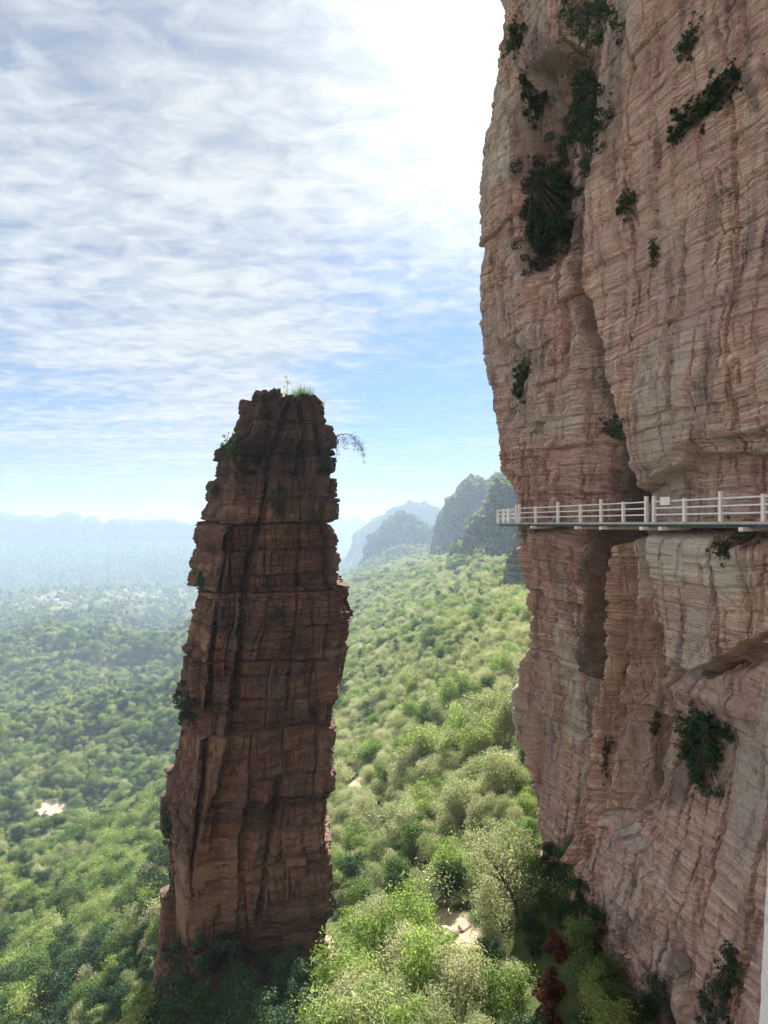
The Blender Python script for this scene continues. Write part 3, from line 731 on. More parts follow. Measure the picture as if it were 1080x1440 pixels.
def skeleton(h, spread, nb, seed, lean=(0, 0), r0=0.09, low=0.3, up=0.6, twig=True):
    """tapered trunk and limbs; returns MB and the ends of the limbs"""
    g = random.Random(seed); mb = MB(); ends = []
    n = 7; tr = []
    for i in range(n):
        t = i / (n - 1)
        tr.append(Vector((lean[0] * t * t * h + g.uniform(-.03, .03) * h * t, lean[1] * t * t * h + g.uniform(-.03, .03) * h * t, h * 0.85 * t)))
    mb.tube([tr[0] - Vector((0, 0, 0.4))] + tr, [r0 * 1.3] + [r0 * (1.15 - 0.9 * i / (n - 1)) for i in range(n)], 7)
    ends.append(tr[-1])
    for b in range(nb):
        t = low + (0.98 - low) * (b + g.random()) / nb
        i = min(int(t * (n - 1)), n - 2); f = t * (n - 1) - i
        p = tr[i].lerp(tr[i + 1], f)
        a = b * 2.4 + g.uniform(-.5, .5)
        L = spread * (1.0 - 0.45 * t) * g.uniform(0.7, 1.1)
        d = Vector((math.cos(a), math.sin(a), up + g.uniform(-.2, .3))).normalized()
        pts = [p]; 
        for s in range(1, 5):
            d = (d + Vector((g.uniform(-.22, .22), g.uniform(-.22, .22), g.uniform(-.12, .18)))).normalized()
            pts.append(pts[-1] + d * L / 4)
        rb = r0 * (1 - 0.75 * t) * 0.6
        mb.tube(pts, [rb * (1 - 0.2 * s) for s in range(5)], 5)
        ends.append(pts[-1]); ends.append(pts[3])
        if twig:
            for q in (2, 3, 4):
                for _ in range(2):
                    dd = (d + Vector((g.uniform(-1, 1), g.uniform(-1, 1), g.uniform(-.3, .8)))).normalized()
                    e = pts[q] + dd * L * 0.38
                    mb.tube([pts[q], pts[q].lerp(e, .5) + Vector((0, 0, L * .03)), e], [rb * .4, rb * .25, rb * .1], 4)
                    ends.append(e)
    return mb, ends

def make_tree(name, h, spread, leafm, n, size, seed, nb=9, bark=None, clump=0.42, r0=0.08, low=0.25, up=0.6, squash=0.75, lean=(0, 0)):
    root = empty(name)
    mb, ends = skeleton(h, spread, nb, seed, r0=r0, low=low, up=up, lean=lean)
    mb.build('trunk', bark or M_BARK, root, smooth=True)
    g = np.random.default_rng(seed)
    c = np.array([tuple(e) for e in ends]); rad = spread * clump * (0.35 + 1.05 * g.random(len(c)) ** 1.6)
    V, Fc = leaves(c, rad, n, size, seed, squash)
    add_mesh('crown', V, Fc, leafm, root)
    return root
def copy_tree(o, parent=None):
    c = o.copy(); COL.objects.link(c); c.parent = parent
    for ch in o.children: copy_tree(ch, c)
    return c

PROTO = {}
PROTO['green'] = [make_tree('tree', 4.6, 2.2, L_GREEN, 4600, 0.11, 50 + i, nb=10, up=0.7, low=0.18) for i in range(4)]
PROTO['pale'] = [make_tree('tree', 4.0, 2.0, L_PALE, 4200, 0.085, 60 + i, nb=11, bark=M_TWIG, clump=0.40, r0=0.055, up=0.9, low=0.1) for i in range(4)]
PROTO['dark'] = [make_tree('tree', 5.6, 1.7, L_DARK, 4600, 0.10, 70 + i, nb=14, up=0.35, clump=0.36, low=0.1) for i in range(2)]
PROTO['lime'] = [make_tree('tree', 4.2, 2.2, L_LIME, 4200, 0.105, 80 + i, nb=11, up=0.8, low=0.12) for i in range(2)]
PROTO['bare'] = [make_tree('tree', 3.4, 1.9, L_PALE, 260, 0.09, 90 + i, nb=16, bark=M_TWIG, r0=0.05, up=0.9, low=0.06) for i in range(2)]

# ---- candidates over the slopes
cand = []
def scatter(y0, y1, sp, s0, s1, rmin=-0.8, rmax=0.5, seed=1):
    g = np.random.default_rng(seed)
    sp = sp * (0.86 if y1 < 1600 else 1.0); s0, s1 = s0 * 0.86, s1 * 0.92
    xs = np.arange(rmin * y1, rmax * y1, sp); ys = np.arange(y0, y1, sp)
    X, Y = np.meshgrid(xs, ys); X = X.ravel() + g.uniform(-.48, .48, X.size) * sp; Y = Y.ravel() + g.uniform(-.48, .48, Y.size) * sp
    m = (X / Y > rmin) & (X / Y < rmax) & (Y >= y0) & (Y < y1)
    X, Y = X[m], Y[m]
    # not inside the cliff, the pillar, on paths
    q = (X - CO[0]) * WN[0] + (Y - CO[1]) * WN[1]
    q2 = np.maximum(q, (Y - 48 - 0.2 * X) * 1.0)
    m = ~((q < np.where(Y > 33, -0.6, 0.7)) & (Y < 43.5)) & ~((X > 10 + 0.26 * (Y - 43)) & (Y > 42) & (Y < 95)) & ~((X > -15.5) & (X < -2.0) & (Y > 38.5) & (Y < 56))
    m &= bareness(X, Y) < np.where(Y > 900, 0.15, 0.35)
    X, Y = X[m], Y[m]
    sc = (s0 + (s1 - s0) * g.random(len(X)) ** 1.5) * (1.0 + 0.55 * fbm(X / (sp * 6), Y / (sp * 6), 0, 930, 3)) * 1.05
    pxx = CX + F * X / Y; sc = np.where((pxx > 735) & (Y < 60), sc * 0.6, sc)
    return np.stack([X, Y, ground(X, Y), sc, g.random(len(X)) * 6.28, g.random(len(X))], 1)
C_ = np.concatenate([scatter(24, 70, 2.0, 0.4, 0.85, seed=1), scatter(70, 150, 2.7, 0.6, 1.15, seed=2), scatter(150, 320, 3.6, 0.8, 1.45, seed=3),
                     scatter(320, 700, 5.2, 1.1, 1.9, seed=4), scatter(700, 1500, 8.5, 1.7, 2.7, seed=5), scatter(1500, 2600, 15, 2.4, 3.6, rmax=0.25, seed=6)])
ext = []
for key, dens, s0 in (('knoll', 6.5, 1.15), ('peak', 4.6, 0.85), ('shoulder', 3.8, 0.75), ('near_crag', 2.6, 0.5), ('third', 12, 1.5), ('left_range', 22, 2.0)):
    V, nzv, ar = MT[key]
    g = np.random.default_rng(5)
    p = np.clip((nzv - 0.48) * 2.4, 0, 1) * ar / dens ** 2
    if key == 'left_range': p = p * (V[:, 2] < -70)
    m = g.random(len(V)) < p
    Q = V[m]; ext.append(np.stack([Q[:, 0], Q[:, 1], Q[:, 2] - 0.5, s0 * g.uniform(0.7, 1.3, len(Q)), g.random(len(Q)) * 6.28, g.random(len(Q))], 1))
npx = CX + F * C_[:, 0] / C_[:, 1]; npy = HY - F * C_[:, 2] / C_[:, 1]
def kind_of(x, y, px, rnd):
    """which kind grows where"""
    patch = fbm(x / 26, y / 26, 0, 900, 3); wet = fbm(x / 60, y / 60, 0, 905, 3)
    right = px > 455
    k = np.where(right, np.where(rnd < 0.76 + 0.4 * patch, 1, np.where(rnd < 0.93, 0, 2)), np.where(rnd < 0.34 + 0.3 * patch, 1, np.where(rnd < 0.84 - 0.5 * wet, 0, 2)))
    k = np.where((rnd > 0.965), 3, k)
    k = np.where(right & (y < 140) & (hash2(x * 3, y * 3, 4) < 0.13), 4, k)
    k = np.where((~right) & (y < 110) & (hash2(x * 3, y * 3, 4) < 0.10), 4, k)
    return k
KN = ['green', 'pale', 'dark', 'lime', 'bare']
kk = kind_of(C_[:, 0], C_[:, 1], npx, C_[:, 5])
# drop what stands where hand-placed things go; size on screen decides who becomes an object of its own
infr = (npx > -20) & (npx < 1000) & (npy < 1475) & ~((npx > 235) & (npx < 455) & (C_[:, 1] > 42)) & ~((npx > 735) & (C_[:, 1] > 45))
app = np.where(infr, C_[:, 3] / C_[:, 1], 0)
order = np.argsort(-app)[:270]
own = np.zeros(len(C_), bool); own[order] = True
# hand-placed: (kind, variant, px, py, scale, label)
HAND = [('lime',0,520,1400,1.0,'bright lime-green bush at the foot of the slope just right of the pillar'),
 ('lime',1,575,1360,0.95,'lime-green bush behind the brightest bush, left of the bare rocks'),
 ('lime',1,480,1440,0.9,'lime-green bush growing against the lit foot of the pillar'),
 ('lime',0,600,1430,0.9,'sunlit yellow-green bush at the bottom edge below the bare rocks'),
 ('lime',0,500,1330,0.6,'small fresh green bush beside the right-hand base of the pillar'),
 ('bare',0,608,1300,1.1,'nearly leafless grey tree with a dark stem above the bare rocks'),
 ('green',0,655,1420,0.6,'mid-green bush at the bottom edge between lit and shaded ground'),
 ('dark',0,690,1395,0.5,'dark shaded bush left of the reddish shrub below the cliff'),
 ('dark',1,748,1335,0.42,'deep green bush in the cliff shade under the tree with forked limbs'),
 ('dark',0,838,1335,0.4,'dark bush in the cleft at the foot of the cliff'),
 ('green',1,870,1470,0.42,'broad green bush in shade against the lowest rock of the cliff'),
 ('green',2,715,1460,0.55,'shaded green bush at the bottom edge under the cliff'),
 ('dark',1,815,1300,0.45,'small dark bush beside the grey boulder in the cleft'),
 ('green',0,815,1350,0.4,'low green bush in the cleft between the grey boulder and the red shrubs'),
 ('green',1,825,1405,0.4,'low green bush against the foot of the cliff beside the tiny red shrub'),
 ('green',2,838,1438,0.4,'low green bush at the bottom edge in the angle of the cliff foot'),
 ('green',1,125,1440,0.9,'slim pale green tree beside the sandy bare patch')]
hp = []
for kd, vi, px, py, sc_, lb in HAND:
    x, y, z = ground_hit(px, min(py, 1438)) if py <= 1440 else ground_hit(px, 1438)
    if py > 1440:
        y2 = y - (py - 1440) * 0.03; x = x * y2 / y; y = y2; z = float(ground(np.array([x]), np.array([y]))[0])
    hp.append((x, y, z))
H_ = np.array(hp)
near = np.min(np.hypot(C_[:, None, 0] - H_[None, :, 0], C_[:, None, 1] - H_[None, :, 1]) , 1) < 1.3
CLEAR = np.array([ground_hit(a, b)[:2] for a, b in ((775,1400),(782,1420),(790,1438),(790,1345),(785,1370),(840,1395),(628,1318),(650,1308),(620,1340),(640,1350),(810,1285),(728,1306))])
near |= np.min(np.hypot(C_[:, None, 0] - CLEAR[None, :, 0], C_[:, None, 1] - CLEAR[None, :, 1]), 1) < 0.9
near |= (np.abs(npx - 628) < 38) & (npy > 1310) & (npy < 1400) & (C_[:, 1] < 45)
own &= ~near; keep = ~near
kk = np.where((((npx > 215) & (npx < 460) & (npy > 1290)) ) & (C_[:, 1] < 60), 2, kk)  # pillar shadow put into leaf colour: trees here are switched to the dark kind
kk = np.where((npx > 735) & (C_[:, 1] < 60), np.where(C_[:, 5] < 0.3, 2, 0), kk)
used = {k: [False] * len(v) for k, v in PROTO.items()}
def place(kd, vi, loc, sc_, rz, label, group=None, cat='tree'):
    vi = vi % len(PROTO[kd]); o = PROTO[kd][vi]
    if used[kd][vi]: o = copy_tree(o)
    used[kd][vi] = True
    o.location = loc; o.scale = (sc_,) * 3; o.rotation_euler = (0, 0, rz)
    if 'group' in o: del o['group']
    tag(o, label, cat, group)
    return o
KL = {'green': 'leafy green bushy tree', 'pale': 'pale yellow-green tree with grey twigs', 'dark': 'dark green dense tree', 'lime': 'bright lime-green tree', 'bare': 'nearly leafless grey-twigged tree'}
def zone(px, py):
    if px < 232:
        if py > 1380: return 'at lower left beside the sandy bare patch' if px > 110 else 'at the lower left corner of the view'
        if py > 1250: return 'on the slope left of the foot of the pillar' if px > 110 else 'at the left edge below the track'
        return 'on the slope below the bend of the track'
    if px < 460: return 'in shade at the foot of the rock pillar'
    if px < 735:
        if py > 1330: return 'at the foot of the slope between pillar and cliff'
        if py > 1200: return 'just right of the pillar low down' if px < 600 else 'left of the foot of the cliff'
        return 'on the sunlit slope below the bare crest'
    return 'in the shaded hollow at the foot of the cliff'
for (kd, vi, px, py, sc_, lb), p in zip(HAND, hp): place(kd, vi, p, sc_, rng.random() * 6, lb, cat='bush')
for j in np.nonzero(own)[0]:
    x, y, z, s, rz, rn = C_[j]
    kd = KN[kk[j]]
    
    zt_ = zone(npx[j], npy[j])
    place(kd, int(rn * 1000), (x, y, z), s, rz, KL[kd] + ' ' + zt_, KL[kd] + 's ' + zt_)
# ---- everything else: one mass of forest
rest = np.concatenate([np.concatenate([C_[keep & ~own], ] ), *ext])
rk = np.concatenate([kk[keep & ~own], *[np.where(e[:, 5] < 0.25, 1, np.where(e[:, 5] < 0.8, 0, 2)) for e in ext]])
print('forest instances', len(rest))
def far_crown(seed, leafm, h, spread, n, size, squash):
    g = np.random.default_rng(seed)
    m = 16
    a = g.random(m) * 6.28; r = spread * 0.62 * np.sqrt(g.random(m)); t = g.random(m)
    c = np.stack([r * np.cos(a) * (1.1 - 0.5 * t), r * np.sin(a) * (1.1 - 0.5 * t), h * (0.35 + 0.5 * t)], 1)
    V, Fc = leaves(c, spread * 0.42 * (0.7 + 0.6 * g.random(m)), n, size, seed, squash)
    return V, Fc
# the mass reuses the crowns of real trees near by; its points carry kind, turn and size
fm = bpy.data.meshes.new('forest'); fm.vertices.add(len(rest)); fm.vertices.foreach_set('co', rest[:, :3].astype(np.float32).ravel())
a_ = fm.attributes.new('turn', 'FLOAT', 'POINT'); a_.data.foreach_set('value', rest[:, 4].astype(np.float32))
a_ = fm.attributes.new('size', 'FLOAT', 'POINT'); a_.data.foreach_set('value', rest[:, 3].astype(np.float32))
src = [c for kd in KN for t in PROTO[kd] for c in t.children if c.name.startswith('crown')]
start = {}; q = 0
for kd in KN: start[kd] = (q, len(PROTO[kd])); q += len(PROTO[kd])
idx = np.array([start[KN[k_]][0] + int(r * 997) % start[KN[k_]][1] for k_, r in zip(rk, rest[:, 5])], dtype=np.int32)
a_ = fm.attributes.new('which', 'INT', 'POINT'); a_.data.foreach_set('value', idx)
forest = bpy.data.objects.new('forest', fm); COL.objects.link(forest); tag(forest, 'green and pale autumn woodland covering the valley slopes', 'forest', kind='stuff')
ng = bpy.data.node_groups.new('forest_nodes', 'GeometryNodeTree')
ng.interface.new_socket('Geometry', in_out='INPUT', socket_type='NodeSocketGeometry'); ng.interface.new_socket('Geometry', in_out='OUTPUT', socket_type='NodeSocketGeometry')
nn, lk = ng.nodes, ng.links
gi = nn.new('NodeGroupInput'); go = nn.new('NodeGroupOutput'); ip = nn.new('GeometryNodeInstanceOnPoints'); gti = nn.new('GeometryNodeJoinGeometry')
for s_ in reversed(src):
    oi = nn.new('GeometryNodeObjectInfo'); oi.inputs[0].default_value = s_; oi.transform_space = 'ORIGINAL'
    g2 = nn.new('GeometryNodeGeometryToInstance'); lk.new(oi.outputs['Geometry'], g2.inputs[0]); lk.new(g2.outputs[0], gti.inputs[0])
def nattr(nm, dt):
    nd = nn.new('GeometryNodeInputNamedAttribute'); nd.data_type = dt; nd.inputs[0].default_value = nm; return nd.outputs[0]
m2p = nn.new('GeometryNodeMeshToPoints')
lk.new(gi.outputs[0], m2p.inputs[0]); lk.new(m2p.outputs[0], ip.inputs['Points']); lk.new(gti.outputs[0], ip.inputs['Instance'])
ip.inputs['Pick Instance'].default_value = True; lk.new(nattr('which', 'INT'), ip.inputs['Instance Index'])
cx_ = nn.new('ShaderNodeCombineXYZ'); lk.new(nattr('turn', 'FLOAT'), cx_.inputs[2]); e2r = nn.new('FunctionNodeEulerToRotation'); lk.new(cx_.outputs[0], e2r.inputs[0]); lk.new(e2r.outputs[0], ip.inputs['Rotation'])
cs_ = nn.new('ShaderNodeCombineXYZ'); sz = nattr('size', 'FLOAT')
for i in range(3): lk.new(sz, cs_.inputs[i])
lk.new(cs_.outputs[0], ip.inputs['Scale']); lk.new(ip.outputs[0], go.inputs[0])
forest.modifiers.new('forest', 'NODES').node_group = ng

# ------------------------------------------------------------------ plants on the rock
def rock_shrub(name, p, pts, rad, leafm, n, size, seed, label, cat='shrub', out=(0, 0), twig=True, group=None):
    """p: root on the rock; pts: clump offsets"""
    root = empty(name, tuple(p))
    mb = MB(); g = random.Random(seed)
    for q in pts:
        m_ = Vector(q) * 0.5 + Vector((g.uniform(-.1, .1), g.uniform(-.1, .1), -0.05))
        mb.tube([(0, 0, 0), tuple(m_), tuple(Vector(q) * 1.06)], [0.03, 0.02, 0.006], 4)
    mb.build('stem', M_BARK, root)
    V, Fc = leaves(pts, rad, n, size, seed, 0.9)
    add_mesh('foliage', V, Fc, leafm, root)
    tag(root, label, cat, group); return root
def veg_patch(pixels, at, r, leafm, n, size, seed, label, name='shrub', cat='shrub', drop=0.0, group=None, outw=0.35):
    """plants rooted along a run of spots on the rock face, one thing"""
    g = np.random.default_rng(seed)
    pts = [at(*q) for q in pixels]; pts = [p for p in pts if p is not None]
    root = pts[0]; nrm = np.array([WN[0], WN[1], 0.35]) if at is cliff_at else np.array([-0.2, -0.95, 0.3])
    cl, rd = [], []
    for i_, p in enumerate(pts):
        for _ in range(24):
            p_ = p + (pts[g.integers(len(pts))] - p) * g.random() * (0.25 if len(pts) > 4 else 0.5)
            cl.append(p_ - root + nrm * r * outw * g.uniform(0.1, 1.2) + g.normal(size=3) * r * np.array([0.35, 0.7, 0.8]))
            rd.append(r * (0.1 + 0.38 * g.random() ** 1.5))
    return rock_shrub(name, root, np.array(cl), np.array(rd), leafm, n, size, seed, label, cat, group=group)
def pxl(*a): return [tuple(p) for p in a]
veg_patch([(745,250),(765,240),(790,260),(800,290),(760,290),(745,320),(770,330),(795,320),(755,350),(780,345),(748,372)], cliff_at, 1.25, L_SHADE, 30000, 0.08, 1, 'large dark green mass of shrubs filling the hollow high on the cliff')
veg_patch([(830,110),(820,130),(838,150),(815,160),(825,185),(840,195),(805,175),(790,205),(830,215)], cliff_at, 0.8, L_SHADE, 13000, 0.075, 2, 'dark narrow shrub patch running up the cleft above the large mass')
veg_patch([(735,120),(742,150),(752,165),(740,135),(765,140)], cliff_at, 0.5, L_SHADE, 3500, 0.10, 3, 'thin dark shrub patch near the upper left edge of the cliff')
veg_patch([(1035,108),(1018,120),(1002,133),(988,147),(972,160),(957,173),(945,188)], cliff_at, 0.42, L_DARK, 5200, 0.07, 4, 'diagonal strip of dark shrubs on a ledge near the top of the big rock face')
veg_patch([(735,512),(732,530),(722,545),(728,560)], cliff_at, 0.5, L_DARK, 2400, 0.08, 5, 'small dark shrub in the nook above the left end of the walkway')
veg_patch([(850,595),(862,606),(870,604)], cliff_at, 0.36, L_DARK, 1500, 0.06, 6, 'little green shrub at the upper end of the dark cleft above the walkway')
veg_patch([(990,1020),(965,1030),(1010,1030),(980,1050),(1005,1060),(985,1080),(1000,1045),(970,1045),(995,1098)], cliff_at, 0.62, L_DARK, 9000, 0.07, 7, 'round dark green bush hanging on the lower cliff face at the right', 'bush', 'bush')
veg_patch([(870,290),(882,285)], cliff_at, 0.35, L_SHADE, 800, 0.07, 8, 'small dark tuft on the cliff right of the large shrub mass', 'plant', 'plant')
veg_patch([(965,50),(960,75),(975,62)], cliff_at, 0.38, L_SHADE, 1100, 0.07, 9, 'dark tuft in a crack close to the top edge of the cliff', 'plant', 'plant')
veg_patch([(915,345),(918,360)], cliff_at, 0.3, L_SHADE, 600, 0.06, 10, 'tiny dark tuft in the middle of the big rock face', 'plant', 'plant')
veg_patch([(1010,775),(1030,760),(1050,755)], cliff_at, 0.35, L_SHADE, 1300, 0.06, 11, 'dark plants tucked under the right end of the walkway', 'plant', 'plant')
veg_patch([(920,1025),(925,1010)], cliff_at, 0.3, L_SHADE, 700, 0.06, 12, 'small dark plant in the hollow left of the round bush', 'plant', 'plant')
veg_patch([(850,1060),(845,1080),(856,1045)], cliff_at, 0.3, L_SHADE, 800, 0.06, 13, 'thin dark plant in the groove of the lower cliff ribs', 'plant', 'plant')
veg_patch([(1030,1345),(1035,1370),(1020,1390),(990,1420),(1010,1405)], cliff_at, 0.4, L_SHADE, 3600, 0.055, 14, 'dark shrubs in the furrow at the lower right of the cliff')
veg_patch([(800,20),(850,10),(870,30),(820,45)], cliff_at, 0.7, L_SHADE, 2600, 0.10, 15, 'dark shrub patch at the very top of the cliff')
veg_patch([(720,45),(712,70),(728,60)], cliff_at, 0.6, L_SHADE, 1800, 0.10, 16, 'green shrubs on the left shoulder of the cliff top')
# pillar plants
veg_patch([(320,632),(330,628),(340,640)], pillar_at, 0.45, L_GREEN, 1800, 0.08, 20, 'green shrub on the upper left ledge of the pillar')
veg_patch([(262,990),(258,1005),(266,1000),(252,970)], pillar_at, 0.6, L_DARK, 2600, 0.09, 21, 'dark bush clinging to the left edge of the pillar halfway down', 'bush', 'bush')
veg_patch([(279,815),(284,825),(276,808)], pillar_at, 0.35, L_DARK, 900, 0.08, 22, 'small bush on the left edge of the pillar, above the dark one')
veg_patch([(299,695),(302,690)], pillar_at, 0.25, L_DARK, 400, 0.07, 23, 'tiny plant on the left edge of the pillar near the top', 'plant', 'plant')
veg_patch([(232,1150),(235,1165)], pillar_at, 0.4, L_DARK, 900, 0.08, 24, 'low plant on the left edge of the pillar near its foot', 'plant', 'plant')
veg_patch([(390,715),(400,725),(380,700),(395,690)], pillar_at, 0.4, L_SHADE, 1500, 0.07, 25, 'dark creeper on the shaded upper face of the pillar', 'creeper', 'plant')
veg_patch([(388,860),(394,865)], pillar_at, 0.35, L_SHADE, 900, 0.07, 26, 'dark tuft in the middle of the pillar face', 'plant', 'plant')
veg_patch([(463,650),(466,660)], pillar_at, 0.3, L_SHADE, 900, 0.08, 27, 'dark clump at the root of the overhanging tree on the pillar', 'plant', 'plant')
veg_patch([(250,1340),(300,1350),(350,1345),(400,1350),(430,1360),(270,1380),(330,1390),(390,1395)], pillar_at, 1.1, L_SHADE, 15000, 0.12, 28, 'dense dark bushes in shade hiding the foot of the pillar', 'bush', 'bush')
# grasses on top
def tuft(p, n, h, spread, mat, seed, label, cat='grass tuft', name='grass_tuft'):
    g = np.random.default_rng(seed)
    a = g.random(n) * 6.28; r = g.random(n) ** 0.5 * spread
    b = np.stack([r * np.cos(a), r * np.sin(a), np.full(n, -0.1)], 1)
    d = np.stack([np.cos(a) * g.random(n) * 0.5, np.sin(a) * g.random(n) * 0.5, np.ones(n)], 1) * (h * g.uniform(0.4, 1.0, n))[:, None]
    s = np.stack([-np.sin(a), np.cos(a), a * 0], 1) * 0.018
    V = np.stack([b - s, b + s, b + d * 0.6 + s * 0.8, b + d], 1).reshape(-1, 3)
    o = add_mesh(name, V, np.arange(4 * n).reshape(n, 4), mat); o.location = tuple(p)
    tag(o, label, cat); return o
def top_at(px, Y=45.5):
    x = (px - CX) / F * Y
    q = PVA[-11:].reshape(-1, 3); k = np.argmin((q[:, 0] - x) ** 2 + (q[:, 1] - Y) ** 2); return np.array([x, Y, q[k, 2]])
tuft(top_at(425, 44.6) + [0, 0, -.05], 520, 1.5, 0.6, L_GREEN, 1, 'bright yellow-green grass tuft on the top of the pillar')
tuft(top_at(385, 44.8), 600, 0.7, 1.0, L_PALE, 2, 'low spreading grass along the left part of the pillar top')
tuft(top_at(405, 46.0), 500, 1.5, 0.6, L_PALE, 3, 'pale feathery grass left of the bright tuft on the pillar top')
t_ = make_tree('sapling', 2.6, 0.35, L_PALE, 260, 0.05, 333, nb=8, bark=M_TWIG, r0=0.02, low=0.3); t_.location = tuple(top_at(404, 45.6)); tag(t_, 'thin pale sapling rising highest from the top of the pillar', 'sapling')
tuft(top_at(449, 45.4), 160, 0.7, 0.35, L_PALE, 4, 'dry thin grass at the right end of the pillar top')
# overhanging little tree on the right edge of the pillar
pr = pillar_at(464, 628); root = empty('overhanging_tree', tuple(pr)); tag(root, 'little tree arching out from the right edge of the pillar against the sky', 'tree')
mb = MB(); tips = []
g = random.Random(8)
main = [(0, 0, 0), (0.35, 0, 0.35), (0.8, -0.05, 0.62), (1.25, -0.1, 0.68), (1.7, -0.1, 0.5), (2.0, -0.1, 0.1), (2.15, -0.1, -0.4)]
mb.tube([(-0.5, 0.3, -0.2)] + main, [.06, .05, .04, .032, .026, .02, .012, .006], 5)
for i in range(34):
    t = g.uniform(0.5, 5.6); k_ = int(t); p_ = Vector(main[k_]).lerp(Vector(main[k_ + 1]), t - k_)
    L = g.uniform(0.5, 1.5); dx, dy = g.uniform(-0.15, 0.75), g.uniform(-.5, .5)
    up = g.uniform(0.0, 0.35)
    a1 = p_ + Vector((dx * L * .45, dy * L * .5, up * L * .6)); a2 = p_ + Vector((dx * L * .8, dy * L * .8, -0.25 * L)); a3 = p_ + Vector((dx * L, dy * L, -0.85 * L))
    mb.tube([p_, a1, a2, a3], [.012, .009, .007, .004], 3); tips += [a2, a3, a2.lerp(a3, .5)]
mb.build('branches', M_BARK, root)
V, Fc = leaves(np.array([tuple(t) for t in tips]), np.full(len(tips), 0.13), 620, 0.05, 5, 1.0)
add_mesh('foliage', V, Fc, L_DARK, root)

wallm = plain_mat('house_plaster', (0.72, 0.70, 0.66), nscale=0.5, amt=0.3, dark=(0.45, 0.42, 0.38)); roofm = plain_mat('house_roof', (0.30, 0.28, 0.28), nscale=0.5)
gv = np.random.default_rng(77); hx = gv.uniform(-1150, -380, 900); hy = gv.uniform(1250, 2150, 900); hpx = CX + F * hx / hy
hm = (hpx > -20) & (hpx < 275) & (np.abs(hy - (1500 + np.clip(hpx, -200, 330) * 1.9)) < 260) & (bareness(hx, hy) > 0.12); hx, hy = hx[hm][:46], hy[hm][:46]
h0 = None
for i, (x, y) in enumerate(zip(hx, hy)):
    if h0 is None:
        h0 = empty('house'); m = MB(); m.box((0, 0, 2.2), (13, 7, 6.4), (1, 0, 0)); m.build('wall', wallm, h0)
        add_mesh('roof', np.array([(-7, -4, 5.3), (7, -4, 5.3), (7, 4, 5.3), (-7, 4, 5.3), (-7, 0, 7.4), (7, 0, 7.4)], float), [(0, 1, 5, 4), (2, 3, 4, 5), (0, 4, 3), (1, 2, 5), (0, 3, 2, 1)], roofm, h0); o = h0
    else: o = copy_tree(h0)
    o.location = (x, y, float(ground(np.array([x]), np.array([y]))[0])); sc_ = gv.uniform(0.8, 1.5); o.scale = (sc_, sc_, sc_ * gv.uniform(0.9, 1.5)); o.rotation_euler = (0, 0, gv.uniform(-.4, .4) + (1.57 if i % 3 == 0 else 0))
    tag(o, 'tiny pale house in the hazy village on the valley floor', 'house', 'village houses on the valley floor')

# forked tree with a dark trunk below the cliff, red shrub, boulders
x, y, z = ground_hit(728, 1306)
t_ = make_tree('tree', 5.2, 3.0, L_PALE, 2600, 0.075, 444, nb=12, bark=M_BARK, clump=0.3, r0=0.13, low=0.35, up=0.7, lean=(-0.35, 0)); t_.location = (x, y, z)
tag(t_, 'dark-trunked tree with spreading forked limbs and thin foliage at the edge of the cliff shade', 'tree')
for i, (px, py, s_, lb) in enumerate([(775, 1405, 0.6, 'reddish-brown shrub in the cliff shade at the bottom of the view'), (790, 1345, 0.6, 'smaller red-leaved shrub above the reddish-brown one'), (840, 1395, 0.35, 'tiny red shrub right at the foot of the cliff'), (765,1438,0.6,'rust-coloured shrub at the bottom edge below the reddish-brown one')]):
    x, y, z = ground_hit(px, py)
    g_ = np.random.default_rng(30 + i); c_ = g_.normal(size=(12, 3)) * [0.6, 0.5, 0.5] * s_ + [0, 0, 0.7 * s_]
    rock_shrub('shrub', (x, y, z), c_, np.full(12, 0.4 * s_), L_RED, int(1900 * s_), 0.09, 30 + i, lb, cat='shrub')
def boulder(px, py, s, seed, label, mat=M_BOULD, flat=(1, 1, 1), loc=None):
    n = 40; th = np.linspace(0, math.pi, n)[:, None]; ph = np.linspace(0, 2 * math.pi, 2 * n, endpoint=False)[None]
    d = np.stack([np.sin(th) * np.cos(ph), np.sin(th) * np.sin(ph), np.cos(th) + 0 * ph], -1)
    g = np.random.default_rng(seed); r = np.full(d.shape[:2], 9.0)
    for _ in range(13):     # cut by planes: an angular block
        nn_ = g.normal(size=3); nn_ /= np.linalg.norm(nn_); dd = g.uniform(0.55, 1.0)
        k_ = d @ nn_; r = np.minimum(r, np.where(k_ > 0.05, dd / np.maximum(k_, 0.05), 9))
    r = np.minimum(r, 1.35)
    r = r + 0.05 * fbm(d[..., 0] * 4, d[..., 1] * 4, d[..., 2] * 4, seed, 4)
    V = d * r[..., None] * s * np.array(flat)
    x, y, z = loc if loc is not None else ground_hit(px, py)
    o = add_mesh('boulder', V.reshape(-1, 3), grid_faces(n, 2 * n, True)[:, ::-1], mat, smooth=False)
    o.location = (x, y, z + s * 0.25 * flat[2]); o.rotation_euler = (0, 0, g.random() * 6); tag(o, label, 'boulder'); return o
boulder(628, 1318, 0.75, 3, 'large brown angular boulder half buried in the slope below the grey tree', flat=(1, 0.8, 0.8))
boulder(652, 1308, 0.5, 4, 'flat-topped brown boulder right of the large one', flat=(1.1, 0.8, 0.6))
boulder(612, 1335, 0.45, 5, 'small brown boulder below the large one')
boulder(645, 1345, 0.5, 6, 'tan boulder lowest of the rocks on the slope', flat=(1, 1, .6))
boulder(810, 1285, 0.62, 7, 'grey angular boulder in the dark cleft at the foot of the cliff', flat=(0.9, 0.8, 1.2))
x, y, z = ground_hit(262, 1438)
